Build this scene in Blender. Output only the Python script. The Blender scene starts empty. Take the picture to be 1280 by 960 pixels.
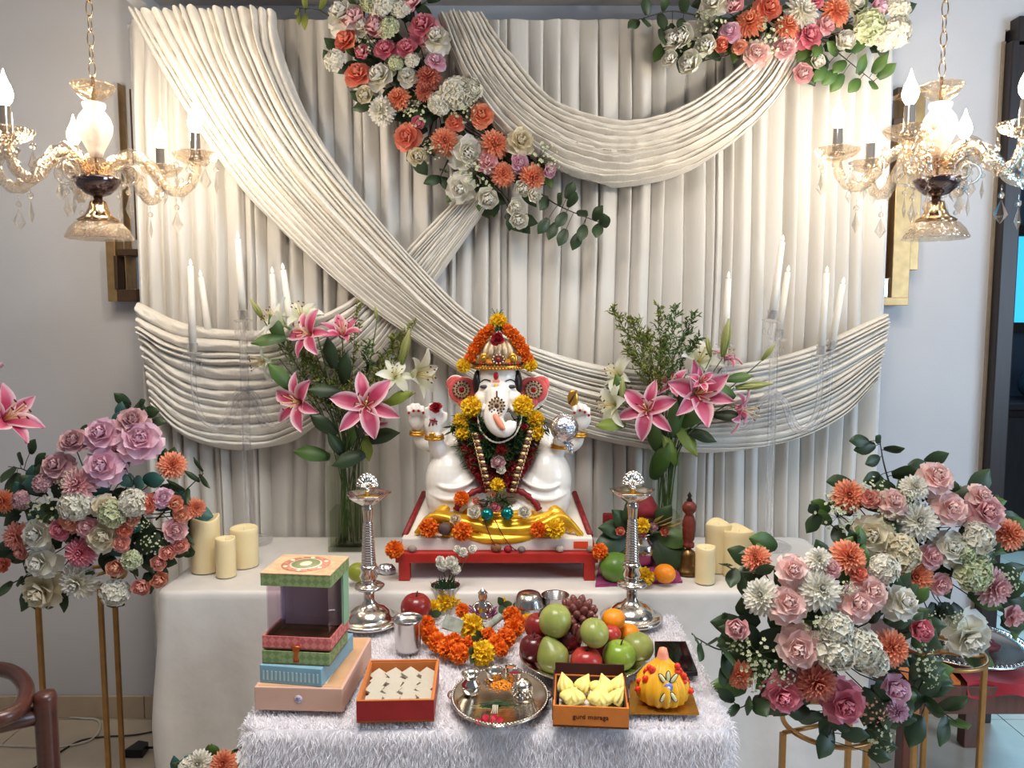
import bpy, bmesh, math, random
from mathutils import Vector, Matrix, Euler, noise
random.seed(7)
SC = bpy.context.scene
COL = SC.collection
PI = math.pi

# ------------------------------------------------------------------ camera
F, PITCH, CAMH = 980.0, math.radians(5.2), 1.5      # focal length in pixels of the 1280 wide frame
cam = bpy.data.cameras.new('camera')
cam.sensor_width = 36.0
cam.lens = F/1280*36
cam.clip_start = 0.02
co = bpy.data.objects.new('camera', cam)
COL.objects.link(co)
co.location = (0, 0, CAMH)
co.rotation_euler = (PI/2-PITCH, 0, 0)
SC.camera = co

# ------------------------------------------------------------------ world and light
w = bpy.data.worlds.new('world')
SC.world = w
w.use_nodes = True
w.node_tree.nodes['Background'].inputs[0].default_value = (0.80, 0.86, 1.0, 1)
w.node_tree.nodes['Background'].inputs[1].default_value = 0.17

def area(name, loc, aim, size, power, col, spread=PI):
    l = bpy.data.lights.new(name, 'AREA')
    l.shape = 'RECTANGLE'
    l.size, l.size_y = size
    l.energy = power
    l.color = col
    l.spread = spread
    o = bpy.data.objects.new(name, l)
    COL.objects.link(o)
    o.location = loc
    o.rotation_euler = (Vector(aim)-Vector(loc)).to_track_quat('-Z', 'Y').to_euler()
    return o

area('overhead_fill', (-0.1, 1.05, 2.98), (-0.1, 1.35, 0.4), (1.2, 0.9), 24, (1.0, 0.95, 0.89), 1.9)  # unseen fill light, added to brighten the table tops from above
area('window_light', (3.2, 0.2, 1.7), (0.6, 2.3, 0.9), (1.4, 1.6), 62, (0.60, 0.79, 1.0))
area('far_room_daylight', (2.5, 4.4, 2.2), (1.75, 2.3, 0.0), (0.9, 0.9), 95, (0.30, 0.66, 1.0))
SC.view_settings.view_transform = 'Standard'
SC.view_settings.look = 'None'
SC.view_settings.gamma = 1.0
SC.view_settings.use_curve_mapping = False
SC.view_settings.exposure = 0.08
BULB_W = 3.2

# ------------------------------------------------------------------ measuring
_c, _s = math.cos(PITCH), math.sin(PITCH)
def ray(u, v):
    b = 480-v
    return (u-640, F*_c+b*_s, -F*_s+b*_c)
def py(u, v, Y):
    r = ray(u, v); t = Y/r[1]
    return Vector((r[0]*t, Y, CAMH+r[2]*t))
def pz(u, v, Z):
    r = ray(u, v); t = (Z-CAMH)/r[2]
    return Vector((r[0]*t, r[1]*t, Z))
def px(Y): return Y/F                                # metres per pixel at depth Y
def smooth(pts, n):
    """Catmull-Rom through the points, n samples"""
    pts = [Vector(p) for p in pts]
    out = []
    m = len(pts)-1
    for i in range(n):
        t = i/(n-1)*m
        k = min(int(t), m-1); f = t-k
        p0 = pts[k-1] if k > 0 else pts[0]*2-pts[1]
        p1, p2 = pts[k], pts[k+1]
        p3 = pts[k+2] if k+2 <= m else pts[m]*2-pts[m-1]
        out.append(0.5*((2*p1)+(p2-p0)*f+(2*p0-5*p1+4*p2-p3)*f*f+(3*p1-p0-3*p2+p3)*f**3))
    return out

# ------------------------------------------------------------------ materials
def new_mat(name):
    m = bpy.data.materials.new(name)
    m.use_nodes = True
    return m, m.node_tree, m.node_tree.nodes['Principled BSDF']
def srgb(c):
    return tuple(((x/255)/12.92 if x/255 <= 0.04045 else ((x/255+0.055)/1.055)**2.4) for x in c)
MC = {}
def mat(name, col, rough=0.5, metal=0.0, var=0.12, vscale=30, bump=0.0, bscale=200, bdist=0.002, sss=0, sheen=0, emit=None, coat=0, alpha=1, stretch=None, trans=0, ior=1.45):
    """principled surface; col in sRGB 0-255, mottled a little by noise, fine relief by bump"""
    if name in MC: return MC[name]
    m, nt, p = new_mat(name)
    c = srgb(col)
    N = nt.nodes; L = nt.links
    tc = N.new('ShaderNodeTexCoord')
    src = tc.outputs['Object']
    if stretch:
        mp = N.new('ShaderNodeMapping'); mp.inputs['Scale'].default_value = stretch
        L.new(src, mp.inputs[0]); src = mp.outputs[0]
    if var:
        nz = N.new('ShaderNodeTexNoise'); nz.inputs['Scale'].default_value = vscale; nz.inputs['Detail'].default_value = 3
        L.new(src, nz.inputs['Vector'])
        r = N.new('ShaderNodeValToRGB')
        r.color_ramp.elements[0].position = 0.3; r.color_ramp.elements[1].position = 0.7
        r.color_ramp.elements[0].color = tuple(x*(1-var) for x in c)+(1,)
        r.color_ramp.elements[1].color = tuple(min(1, x*(1+var)) for x in c)+(1,)
        L.new(nz.outputs['Fac'], r.inputs[0]); L.new(r.outputs[0], p.inputs['Base Color'])
    else:
        p.inputs['Base Color'].default_value = c+(1,)
    if bump:
        nb = N.new('ShaderNodeTexNoise'); nb.inputs['Scale'].default_value = bscale; nb.inputs['Detail'].default_value = 3
        L.new(src, nb.inputs['Vector'])
        b = N.new('ShaderNodeBump'); b.inputs['Strength'].default_value = bump; b.inputs['Distance'].default_value = bdist
        L.new(nb.outputs['Fac'], b.inputs['Height']); L.new(b.outputs[0], p.inputs['Normal'])
    p.inputs['Roughness'].default_value = rough
    p.inputs['Metallic'].default_value = metal
    p.inputs['Sheen Weight'].default_value = sheen
    p.inputs['Coat Weight'].default_value = coat
    p.inputs['Transmission Weight'].default_value = trans
    p.inputs['IOR'].default_value = ior
    if sss:
        p.inputs['Subsurface Weight'].default_value = sss
        p.inputs['Subsurface Scale'].default_value = 0.01
        p.inputs['Subsurface Radius'].default_value = (1, .7, .5)
    if emit:
        p.inputs['Emission Color'].default_value = srgb(emit[0])+(1,); p.inputs['Emission Strength'].default_value = emit[1]
    MC[name] = m
    return m
def petal(name, inner, outer, mid=None, rough=0.55, edge=None, trans=0.25):
    """petal or leaf colour running from its foot (inner) to its tip (outer), optional pale margin; thin and a little translucent"""
    if name in MC: return MC[name]
    m, nt, p = new_mat(name)
    N = nt.nodes; L = nt.links
    at = N.new('ShaderNodeAttribute'); at.attribute_name = 'pc'
    sp = N.new('ShaderNodeSeparateColor'); L.new(at.outputs['Color'], sp.inputs[0])
    r = N.new('ShaderNodeValToRGB')
    r.color_ramp.elements[0].color = srgb(inner)+(1,)
    r.color_ramp.elements[1].color = srgb(outer)+(1,)
    if mid:
        e = r.color_ramp.elements.new(0.5); e.color = srgb(mid)+(1,)
    L.new(sp.outputs['Green'], r.inputs[0])
    out = r.outputs[0]
    if edge:
        mx = N.new('ShaderNodeMix'); mx.data_type = 'RGBA'
        mr = N.new('ShaderNodeMapRange'); mr.inputs['From Min'].default_value = edge[1]; mr.inputs['From Max'].default_value = edge[2]
        L.new(sp.outputs['Red'], mr.inputs['Value'])
        L.new(mr.outputs[0], mx.inputs[0]); L.new(out, mx.inputs[6]); mx.inputs[7].default_value = srgb(edge[0])+(1,)
        out = mx.outputs[2]
    hs = N.new('ShaderNodeHueSaturation')
    m1 = N.new('ShaderNodeMapRange'); m1.inputs['To Min'].default_value = 0.85; m1.inputs['To Max'].default_value = 1.1
    L.new(sp.outputs['Blue'], m1.inputs['Value']); L.new(m1.outputs[0], hs.inputs['Value']); L.new(out, hs.inputs['Color'])
    L.new(hs.outputs[0], p.inputs['Base Color'])
    p.inputs['Roughness'].default_value = rough
    if trans:
        tr = N.new('ShaderNodeBsdfTranslucent'); L.new(hs.outputs[0], tr.inputs[0])
        ms = N.new('ShaderNodeMixShader'); ms.inputs[0].default_value = trans
        L.new(p.outputs[0], ms.inputs[1]); L.new(tr.outputs[0], ms.inputs[2])
        L.new(ms.outputs[0], N['Material Output'].inputs[0])
    MC[name] = m
    return m
def glass(name, col=(255, 255, 255), clear=0.6, rough=0.02, ior=1.45, bump=0):
    """thin clear glass: refracting glass mixed with plain see-through"""
    if name in MC: return MC[name]
    m, nt, p = new_mat(name)
    N = nt.nodes; L = nt.links
    N.remove(p)
    g = N.new('ShaderNodeBsdfGlass'); g.inputs['Color'].default_value = srgb(col)+(1,); g.inputs['Roughness'].default_value = rough; g.inputs['IOR'].default_value = ior
    t = N.new('ShaderNodeBsdfTransparent'); t.inputs[0].default_value = srgb(col)+(1,)
    x = N.new('ShaderNodeMixShader'); x.inputs[0].default_value = clear
    L.new(g.outputs[0], x.inputs[1]); L.new(t.outputs[0], x.inputs[2]); L.new(x.outputs[0], N['Material Output'].inputs[0])
    if bump:
        tc = N.new('ShaderNodeTexCoord'); nb = N.new('ShaderNodeTexVoronoi'); nb.inputs['Scale'].default_value = bump
        L.new(tc.outputs['Object'], nb.inputs['Vector'])
        b = N.new('ShaderNodeBump'); b.inputs['Strength'].default_value = 0.8; b.inputs['Distance'].default_value = 0.003
        L.new(nb.outputs['Distance'], b.inputs['Height']); L.new(b.outputs[0], g.inputs['Normal'])
    MC[name] = m
    return m

# ------------------------------------------------------------------ mesh building
W = {}
class MB:
    """collects pieces and links them as ONE mesh object"""
    def __init__(s): s.v = []; s.f = []; s.m = []; s.c = []; s.flat = []
    def add(s, V, Fs, mi=0, M=None, C=None, flat=False):
        b = len(s.v)
        s.v += [(M @ Vector(p)) if M else Vector(p) for p in V]
        s.c += C if C else [(0, 0.5, 0.5)]*len(V)
        s.f += [tuple(i+b for i in f) for f in Fs]
        s.m += [mi]*len(Fs); s.flat += [flat]*len(Fs)
        return s
    def box(s, c, d, mi=0, M=None, bev=0.0):
        x, y, z = d[0]/2, d[1]/2, d[2]/2
        c = Vector(c)
        if bev <= 0:
            V = [c+Vector((a*x, b*y, e*z)) for a in (-1, 1) for b in (-1, 1) for e in (-1, 1)]
            Fs = [(0, 1, 3, 2), (4, 6, 7, 5), (0, 4, 5, 1), (2, 3, 7, 6), (0, 2, 6, 4), (1, 5, 7, 3)]
            return s.add(V, Fs, mi, M, flat=True)
        bm = bmesh.new()
        bmesh.ops.create_cube(bm, size=1)
        bmesh.ops.scale(bm, vec=d, verts=bm.verts)
        bmesh.ops.bevel(bm, geom=bm.edges[:], offset=bev, segments=2, affect='EDGES', profile=0.6)
        bm.verts.index_update()
        s.add([c+v.co for v in bm.verts], [[v.index for v in f.verts] for f in bm.faces], mi, M, flat=True)
        bm.free()
        return s
    def prism(s, poly, z0, z1, mi=0, M=None):
        n = len(poly)
        V = [Vector((p[0], p[1], z0)) for p in poly]+[Vector((p[0], p[1], z1)) for p in poly]
        Fs = [tuple(range(n-1, -1, -1)), tuple(range(n, 2*n))]+[(i, (i+1) % n, n+(i+1) % n, n+i) for i in range(n)]
        return s.add(V, Fs, mi, M, flat=True)
    def lathe(s, prof, n=24, mi=0, M=None, flute=0, fn=8, flat=False):
        """prof: (radius, height) pairs, turned about Z"""
        V = []; Fs = []
        for r, z in prof:
            for i in range(n):
                a = 2*PI*i/n
                q = r*(1+flute*math.cos(fn*a)) if flute else r
                V.append((q*math.cos(a), q*math.sin(a), z))
        for k in range(len(prof)-1):
            for i in range(n):
                j = (i+1) % n
                Fs.append((k*n+i, k*n+j, (k+1)*n+j, (k+1)*n+i))
        if prof[0][0] > 1e-5: Fs.append(tuple(range(n-1, -1, -1)))
        if prof[-1][0] > 1e-5: Fs.append(tuple((len(prof)-1)*n+i for i in range(n)))
        return s.add(V, Fs, mi, M, flat=flat)
    def tube(s, pts, r, n=8, mi=0, M=None, twist=0, flute=0, fn=3, cap=True, closed=False):
        pts = [Vector(p) for p in pts]
        m = len(pts)
        R = r if isinstance(r, (list, tuple)) else [r]*m
        V = []; Fs = []
        up = None
        for k in range(m):
            t = (pts[(k+1) % m]-pts[k-1]) if closed else (pts[min(k+1, m-1)]-pts[max(k-1, 0)])
            if t.length < 1e-9: t = Vector((0, 0, 1))
            t.normalize()
            if up is None:
                up = Vector((0, 0, 1)) if abs(t.z) < .9 else Vector((1, 0, 0))
            a = t.cross(up)
            if a.length < 1e-4: a = t.cross(Vector((0, 1, 0)))
            a.normalize(); up = a.cross(t)
            for i in range(n):
                g = 2*PI*i/n+twist*k
                q = R[k]*(1+flute*math.cos(fn*(2*PI*i/n)))
                V.append(pts[k]+a*math.cos(g)*q+up*math.sin(g)*q)
        kk = m if closed else m-1
        for k in range(kk):
            for i in range(n):
                j = (i+1) % n; k2 = (k+1) % m
                Fs.append((k*n+i, k*n+j, k2*n+j, k2*n+i))
        if cap and not closed:
            Fs.append(tuple(range(n-1, -1, -1))); Fs.append(tuple((m-1)*n+i for i in range(n)))
        return s.add(V, Fs, mi, M)
    def ell(s, c, r, n=16, m=10, mi=0, M=None, fn=None):
        if not isinstance(r, (list, tuple, Vector)): r = (r, r, r)
        V = []; Fs = []
        for k in range(m+1):
            th = PI*k/m
            if k in (0, m):
                V.append(Vector((0, 0, math.cos(th)))); continue
            for i in range(n):
                a = 2*PI*i/n
                V.append(Vector((math.sin(th)*math.cos(a), math.sin(th)*math.sin(a), math.cos(th))))
        if fn: V = [fn(p) for p in V]
        V = [Vector(c)+Vector((p.x*r[0], p.y*r[1], p.z*r[2])) for p in V]
        idx = lambda k, i: 0 if k == 0 else (1+(m-1)*n if k == m else 1+(k-1)*n+i % n)
        for k in range(m):
            for i in range(n):
                q = [idx(k, i), idx(k+1, i), idx(k+1, i+1), idx(k, i+1)]
                q = [x for j, x in enumerate(q) if x not in q[:j]]
                Fs.append(tuple(q))
        return s.add(V, Fs, mi, M)
    def grid(s, fn, nu, nv, mi=0, M=None, wrap=False):
        """fn(u, v) -> point, u and v in 0..1; pc = (|2u-1|, v, random)"""
        V = []; C = []
        q = random.random()
        for j in range(nv+1):
            for i in range(nu+1):
                V.append(fn(i/nu, j/nv)); C.append((abs(2*i/nu-1), j/nv, q))
        Fs = [(j*(nu+1)+i, j*(nu+1)+i+1, (j+1)*(nu+1)+i+1, (j+1)*(nu+1)+i) for j in range(nv) for i in range(nu)]
        return s.add(V, Fs, mi, M, C)
    def mesh(s, name, mats, off=Vector((0, 0, 0))):
        me = bpy.data.meshes.new(name)
        me.from_pydata([tuple(p-off) for p in s.v], [], s.f)
        for m in (mats if isinstance(mats, (list, tuple)) else [mats]): me.materials.append(m)
        me.polygons.foreach_set('material_index', s.m)
        me.polygons.foreach_set('use_smooth', [not x for x in s.flat])
        a = me.color_attributes.new('pc', 'FLOAT_COLOR', 'POINT')
        buf = []
        for c in s.c: buf += [c[0], c[1], c[2], 1.0]
        a.data.foreach_set('color', buf)
        me.update()
        return me
    def obj(s, name, mats, parent=None, **tags):
        """link in world coordinates; a child keeps its origin at its thing's base"""
        if parent: off = W[parent].translation
        else:
            xs = [p.x for p in s.v]; ys = [p.y for p in s.v]
            off = Vector(((min(xs)+max(xs))/2, (min(ys)+max(ys))/2, min(p.z for p in s.v)))
        o = bpy.data.objects.new(name, s.mesh(name, mats, off))
        COL.objects.link(o)
        o.parent = parent
        M = Matrix.Translation(off)
        o.matrix_basis = (W[parent].inverted() @ M) if parent else M
        W[o] = M
        tagit(o, **tags)
        return o
def tagit(o, label=None, cat=None, group=None, kind=None):
    if label: o['label'] = label
    if cat: o['category'] = cat
    if group: o['group'] = group
    if kind: o['kind'] = kind
    return o
def thing(name, label, cat, loc=(0, 0, 0), group=None):
    o = bpy.data.objects.new(name, None)
    COL.objects.link(o)
    o.empty_display_size = 0.05
    o.location = loc
    W[o] = Matrix.Translation(Vector(loc))
    return tagit(o, label, cat, group)
def inst(name, me, M, parent=None, **tags):
    o = bpy.data.objects.new(name, me)
    COL.objects.link(o)
    o.parent = parent
    o.matrix_basis = (W[parent].inverted() @ M) if parent else M
    W[o] = M
    tagit(o, **tags)
    return o
def frame(loc, zdir, scale=1.0, spin=0.0, ydir=None):
    """matrix whose Z looks along zdir"""
    z = Vector(zdir).normalized()
    y = Vector(ydir) if ydir else (Vector((0, 0, 1)) if abs(z.z) < .95 else Vector((0, 1, 0)))
    x = y.cross(z).normalized(); y = z.cross(x)
    R = Matrix((x, y, z)).transposed().to_4x4()
    S = Matrix.Diagonal((scale, scale, scale, 1)) if not isinstance(scale, (tuple, list)) else Matrix.Diagonal(tuple(scale)+(1,))
    return Matrix.Translation(Vector(loc)) @ R @ Matrix.Rotation(spin, 4, 'Z') @ S
T3 = lambda x, y, z: Matrix.Translation((x, y, z))
RX = lambda a: Matrix.Rotation(a, 4, 'X')
RY = lambda a: Matrix.Rotation(a, 4, 'Y')
RZ = lambda a: Matrix.Rotation(a, 4, 'Z')
def finish(o, voxel=None, smooth_it=0):
    """bake a voxel remesh so that overlapping pieces become one continuous skin"""
    if voxel:
        r = o.modifiers.new('r', 'REMESH'); r.mode = 'VOXEL'; r.voxel_size = voxel; r.use_smooth_shade = True
    if smooth_it:
        k = o.modifiers.new('s', 'SMOOTH'); k.iterations = smooth_it; k.factor = 0.5
    dg = bpy.context.evaluated_depsgraph_get()
    me = bpy.data.meshes.new_from_object(o.evaluated_get(dg))
    o.modifiers.clear()
    old = o.data; o.data = me
    me.name = old.name+'_skin'
    return o
# ------------------------------------------------------------------ the room
M_WALL = mat('wall_paint', (204, 204, 207), 0.75, var=0.03, vscale=3, bump=0.15, bscale=120)
M_CEIL = mat('soffit_paint', (205, 198, 190), 0.8, var=0.03, vscale=3)
M_LITSIDE = mat('lit_side_paint', (226, 226, 226), 0.5, var=0.02)
M_TILE = mat('floor_tile_glaze', (196, 184, 166), 0.22, var=0.10, vscale=6, coat=0.2)
M_GROUT = mat('floor_grout', (140, 130, 118), 0.9)
M_SKIRT = mat('skirting_tile', (188, 170, 146), 0.35, var=0.08, vscale=9)
M_DARKWOOD = mat('dark_door_wood', (38, 30, 30), 0.4, var=0.25, vscale=14, stretch=(6, 6, .6))
WY, SX0, SX1 = 2.80, -3.2, 1.700       # back wall, its left end and the doorway's left edge
SW = lambda mb, name, m, parent=None: mb.obj(name, m, parent, kind='structure')
SW(MB().box((0, 2.4, -0.06), (7.6, 7.6, 0.1)), 'floor', M_GROUT)
fl = bpy.data.objects['floor']
ts = 0.6
tile = MB().box((0, 0, 0), (ts-.004, ts-.004, 0.01), bev=.0015).mesh('tile', M_TILE)
for i in range(-6, 6):
    for j in range(-2, 10):
        inst('tile', tile, T3(.02+(i+.5)*ts, .38+(j+.5)*ts-.6, -0.005), fl)
mb = MB().box(((SX0+SX1)/2, WY+.06, 1.55), (SX1-SX0, .12, 3.1))
mb.box(((SX1+3.5)/2, WY+.06, 2.785), (3.5-SX1, .12, .63)).box((3.25, WY+.06, 1.235), (.5, .12, 2.47))
SW(mb, 'wall_back', M_WALL)
SW(MB().box((-3.25, 1.2, 1.55), (.1, 3.3, 3.1)), 'wall_left', M_WALL)
SW(MB().box((0.1, 1.3, 3.12), (6.8, 3.2, .05)), 'ceiling', M_CEIL)
# dropped soffit over the backdrop, the light on its left side put into paler paint
SW(MB().box((0.02, 2.5, 2.83), (2.46, .6, .56), bev=.004), 'trim_1', M_CEIL)
SW(MB().box((-1.235, 2.5, 2.79), (.05, .602, .55), bev=.004), 'trim_2', M_LITSIDE)
bb = SW(MB().box(((SX0+SX1)/2, WY-.004, .04), (SX1-SX0, .008, .08)), 'baseboard_back', M_GROUT)
n = 8; bw = (SX1-SX0)/n
sk = MB().box((0, 0, 0), (bw-.003, .012, .085), bev=.002).mesh('tile', M_SKIRT)
for i in range(n): inst('tile', sk, T3(SX0+(i+.5)*bw, WY-.010, .0425), bb)
# doorway on the right, dark frame, room beyond in blue daylight
d = MB().box((1.727, WY+.03, 1.21), (.060, .16, 2.42), bev=.004)
d = d.obj('door_1', M_DARKWOOD, None, kind='structure')
MB().box((2.4, WY+.03, 2.45), (1.37, .16, .10), bev=.004).obj('lintel', M_DARKWOOD, d)
MB().box((3.02, WY+.03, 1.21), (.10, .16, 2.42), bev=.004).obj('jamb', M_DARKWOOD, d)
MB().box((1.694, WY-.003, 1.21), (.012, .012, 2.44), bev=.003).obj('architrave', mat('frame_edge', (150, 138, 122), .5), d)
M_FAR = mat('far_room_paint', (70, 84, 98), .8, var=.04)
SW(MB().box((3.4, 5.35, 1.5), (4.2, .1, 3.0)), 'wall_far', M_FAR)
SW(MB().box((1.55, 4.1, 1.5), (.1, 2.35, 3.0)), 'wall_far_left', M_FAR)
# bright window of the far room and a dark sill unit below it
wn = MB().box((3.98, 5.28, 1.40), (1.5, .04, .07), bev=.004).box((3.98, 5.28, 2.04), (1.5, .04, .07), bev=.004).box((3.27, 5.28, 1.72), (.03, .04, .6)).box((4.83, 5.28, 1.72), (.06, .04, .6))
wn = wn.obj('window_1', M_DARKWOOD, None, kind='structure')
MB().box((3.98, 5.295, 1.72), (1.44, .01, .6)).obj('pane', mat('blue_daylight', (70, 200, 240), .3, var=0, emit=((60, 190, 245), 1.1)), wn)
t = thing('sideboard', 'dark low sideboard seen through the doorway under the bright window', 'cabinet', (3.5, 5.0, 0))
MB().box((3.5, 5.05, .45), (1.6, .42, .9), bev=.01).obj('body', M_DARKWOOD, t)
MB().box((3.5, 5.04, .92), (1.66, .46, .04), bev=.006).obj('top', M_DARKWOOD, t)
for i in range(3): MB().box((2.97+i*.53, 4.835, .45), (.5, .02, .8), bev=.005).obj('door', M_DARKWOOD, t)
t = thing('round_pot', 'dark round pot on the sideboard beyond the doorway', 'pot', (3.42, 5.0, .94))
MB().lathe([(0, .94), (.10, .94), (.15, 1.0), (.16, 1.06), (.13, 1.12), (.11, 1.13), (.12, 1.06), (.08, .98), (0, .97)], 24, M=T3(3.42, 5.0, 0)).obj('bowl', mat('dark_clay', (40, 46, 52), .4), t)
# ------------------------------------------------------------------ petals, flowers and leaves (unit size, facing +Z)
def petal_fn(L, Wd, tilt, curl, cup, r0=0, z0=0, tip=0.5, ruf=0, ph=0):
    """one petal: rises from (r0,z0), leaning outward by tilt from vertical, bending by curl along its length"""
    n = 8
    P = [(r0, z0)]; A = [tilt]
    for i in range(n):
        a = tilt+curl*(i+.5)/n
        P.append((P[-1][0]+math.sin(a)*L/n, P[-1][1]+math.cos(a)*L/n)); A.append(tilt+curl*(i+1)/n)
    def fn(u, v):
        k = min(int(v*n), n-1); f = v*n-k
        r = P[k][0]*(1-f)+P[k+1][0]*f; z = P[k][1]*(1-f)+P[k+1][1]*f
        a = A[k]*(1-f)+A[k+1]*f
        w = Wd*max(0.02, math.sin(PI*(0.12+(1-0.12-0.5*(1-tip)*.35-.02)*v)))**.8*(1 if v < .55 else 1-(1-tip)*((v-.55)/.45)**2)
        if tip >= .8:                                     # rounded petal end
            g = max(0, (v-.5)/.5)
            w = Wd*(.35+.65*min(1, v/.5))*math.sqrt(max(.05, 1-g*g))
        x = (2*u-1)
        h = cup*x*x+ruf*math.sin(5*x+ph)*v
        return Vector((r-h*math.cos(a), x*w, z+h*math.sin(a)))
    return fn
def add_petal(mb, az, mi=0, nu=3, nv=3, M=None, **k):
    R = RZ(az)
    mb.grid(petal_fn(**k), nu, nv, mi, (M @ R) if M else R)
def norm(mb, rad=1.0):
    m = max(math.hypot(p.x, p.y) for p in mb.v)
    mb.v = [p*(rad/m) for p in mb.v]
    return mb
def rose(seed, op=1.0, N=22):
    random.seed(seed)
    mb = MB()
    for i in range(N):
        t = i/(N-1)
        add_petal(mb, i*2.4+random.uniform(-.2, .2), nu=4, nv=4, L=.55+.4*t, Wd=.26+.42*t, tilt=math.radians(4+58*t**1.4*op+random.uniform(-4, 4)), curl=math.radians(10+75*t*op), cup=.30-.12*t,
                  r0=.02+.16*t, z0=-.55*t**1.2, tip=.9, ruf=.03*op, ph=random.random()*6)
    mb.ell((0, 0, -.45), (.35, .35, .3), 8, 6)
    return norm(mb)
def dahlia(seed, rings=6, n0=7, L0=.45, wid=.15, flat=0.9):
    random.seed(seed)
    mb = MB()
    for k in range(rings):
        t = k/(rings-1)
        n = n0+int(k*3.2)
        for i in range(n):
            add_petal(mb, 2*PI*(i+.5*(k % 2))/n+random.uniform(-.08, .08), nu=2, nv=3, L=L0+.5*t+random.uniform(-.05, .05), Wd=wid*(.7+.45*t), tilt=math.radians(8+84*t*flat+random.uniform(-5, 5)),
                      curl=math.radians(-12+38*t), cup=.07, r0=.03+.10*t, z0=.10-.34*t, tip=.55)
    mb.ell((0, 0, -.22), (.3, .3, .22), 8, 6)
    return norm(mb)
def hydrangea(seed, n=80, pr=.25):
    random.seed(seed)
    mb = MB()
    for i in range(n):
        z = 1-1.15*(i+.5)/n
        a = i*2.39996
        r = math.sqrt(max(0, 1-z*z))
        dr = Vector((r*math.cos(a), r*math.sin(a), z*.75+.1))
        M = frame(dr*(.80+random.uniform(-.10, .08)), dr+Vector((random.uniform(-.5, .5), random.uniform(-.5, .5), random.uniform(-.5, .5))), 1, random.random()*3)
        for k in range(4):
            add_petal(mb, k*PI/2, nu=2, nv=2, M=M, L=pr*1.15, Wd=pr*.62, tilt=math.radians(58), curl=math.radians(40), cup=.05, r0=.01, tip=.8)
    mb.ell((0, 0, .02), (.66, .66, .5), 10, 6)
    return norm(mb)
def marigold(seed, n=120):
    random.seed(seed)
    mb = MB()
    for i in range(n):
        z = 1-1.62*(i+.5)/n
        a = i*2.39996
        r = math.sqrt(max(0, 1-z*z))
        dr = Vector((r*math.cos(a), r*math.sin(a), z))
        M = frame(dr*.50, dr, 1, random.random()*6)
        add_petal(mb, 0, nu=2, nv=2, M=M, L=.50+random.uniform(-.06, .08), Wd=.20, tilt=math.radians(random.uniform(-10, 25)), curl=math.radians(35), cup=.06, r0=0, tip=1, ruf=.05, ph=random.random()*6)
    mb.ell((0, 0, -.1), .6, 10, 8)
    return norm(mb)
def gyps(seed, n=34):
    """spray of tiny filler blossoms on hair-thin stems"""
    random.seed(seed)
    mb = MB()
    for i in range(n):
        a = random.uniform(0, 2*PI); r = math.sqrt(random.random()); z = random.uniform(-.1, .35)+.4*(1-r)
        p = Vector((r*math.cos(a), r*math.sin(a), z))
        mb.tube([(0, 0, -.9), p*.45+Vector((0, 0, -.25)), p], .012, 3, 1, cap=False)
        q = random.uniform(.07, .12)
        M = frame(p, Vector((p.x, p.y, 1)), q, random.random()*3)
        for k in range(5):
            add_petal(mb, k*2*PI/5, nu=1, nv=2, M=M, L=1.1, Wd=.5, tilt=math.radians(50), curl=math.radians(40), cup=.1, tip=.8)
        mb.ell(p, q*.4, 5, 4)
    return mb
def lily(seed, open_=1.0, mi_p=0):
    random.seed(seed)
    mb = MB()
    for k in range(6):
        o = k % 2
        add_petal(mb, k*PI/3+random.uniform(-.1, .1), nu=4, nv=8, L=1.25, Wd=(.30 if o else .23), tilt=math.radians(26*open_+random.uniform(-5, 5)), curl=math.radians(92*open_+random.uniform(-14, 18)), cup=.10,
                  r0=.03, z0=-.35+.02*o, tip=.12, ruf=.025, ph=k)
    for k in range(6):
        a = k*PI/3+.4; q = .28+.06*random.random()
        e = Vector((q*math.cos(a), q*math.sin(a), .62))
        mb.tube([(0, 0, -.3), (e.x*.4, e.y*.4, .2), e], .014, 4, 1)
        mb.ell(e, (.03, .075, .03), 6, 4, 2, None)
    mb.tube([(0, 0, -.3), (.02, 0, .3), (.05, .02, .75)], .02, 5, 1); mb.ell((.05, .02, .76), .04, 6, 4, 1)
    mb.tube([(0, 0, -.75), (0, 0, -.3)], [.03, .06], 6, 3)
    return mb
def lily_bud(seed):
    random.seed(seed)
    mb = MB()
    for k in range(6):
        add_petal(mb, k*PI/3, nu=2, nv=6, L=1.5, Wd=.17, tilt=math.radians(14), curl=math.radians(-26), cup=.05, r0=.02, z0=-.7, tip=.25)
    mb.ell((0, 0, 0), (.13, .13, .62), 8, 8)
    return mb
def leaf_mesh(name, m, wid=.30, bend=.35, fold=.10, tip=.1, nu=4, nv=6):
    mb = MB()
    mb.grid(petal_fn(L=1, Wd=wid, tilt=math.radians(90)-bend*.5, curl=bend, cup=-fold, tip=tip), nu, nv, 0, None)
    # lies along +X with its face up; turn it so that it runs along +Y
    mb.v = [RZ(PI/2) @ p for p in mb.v]
    return mb.mesh(name, m)

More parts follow.
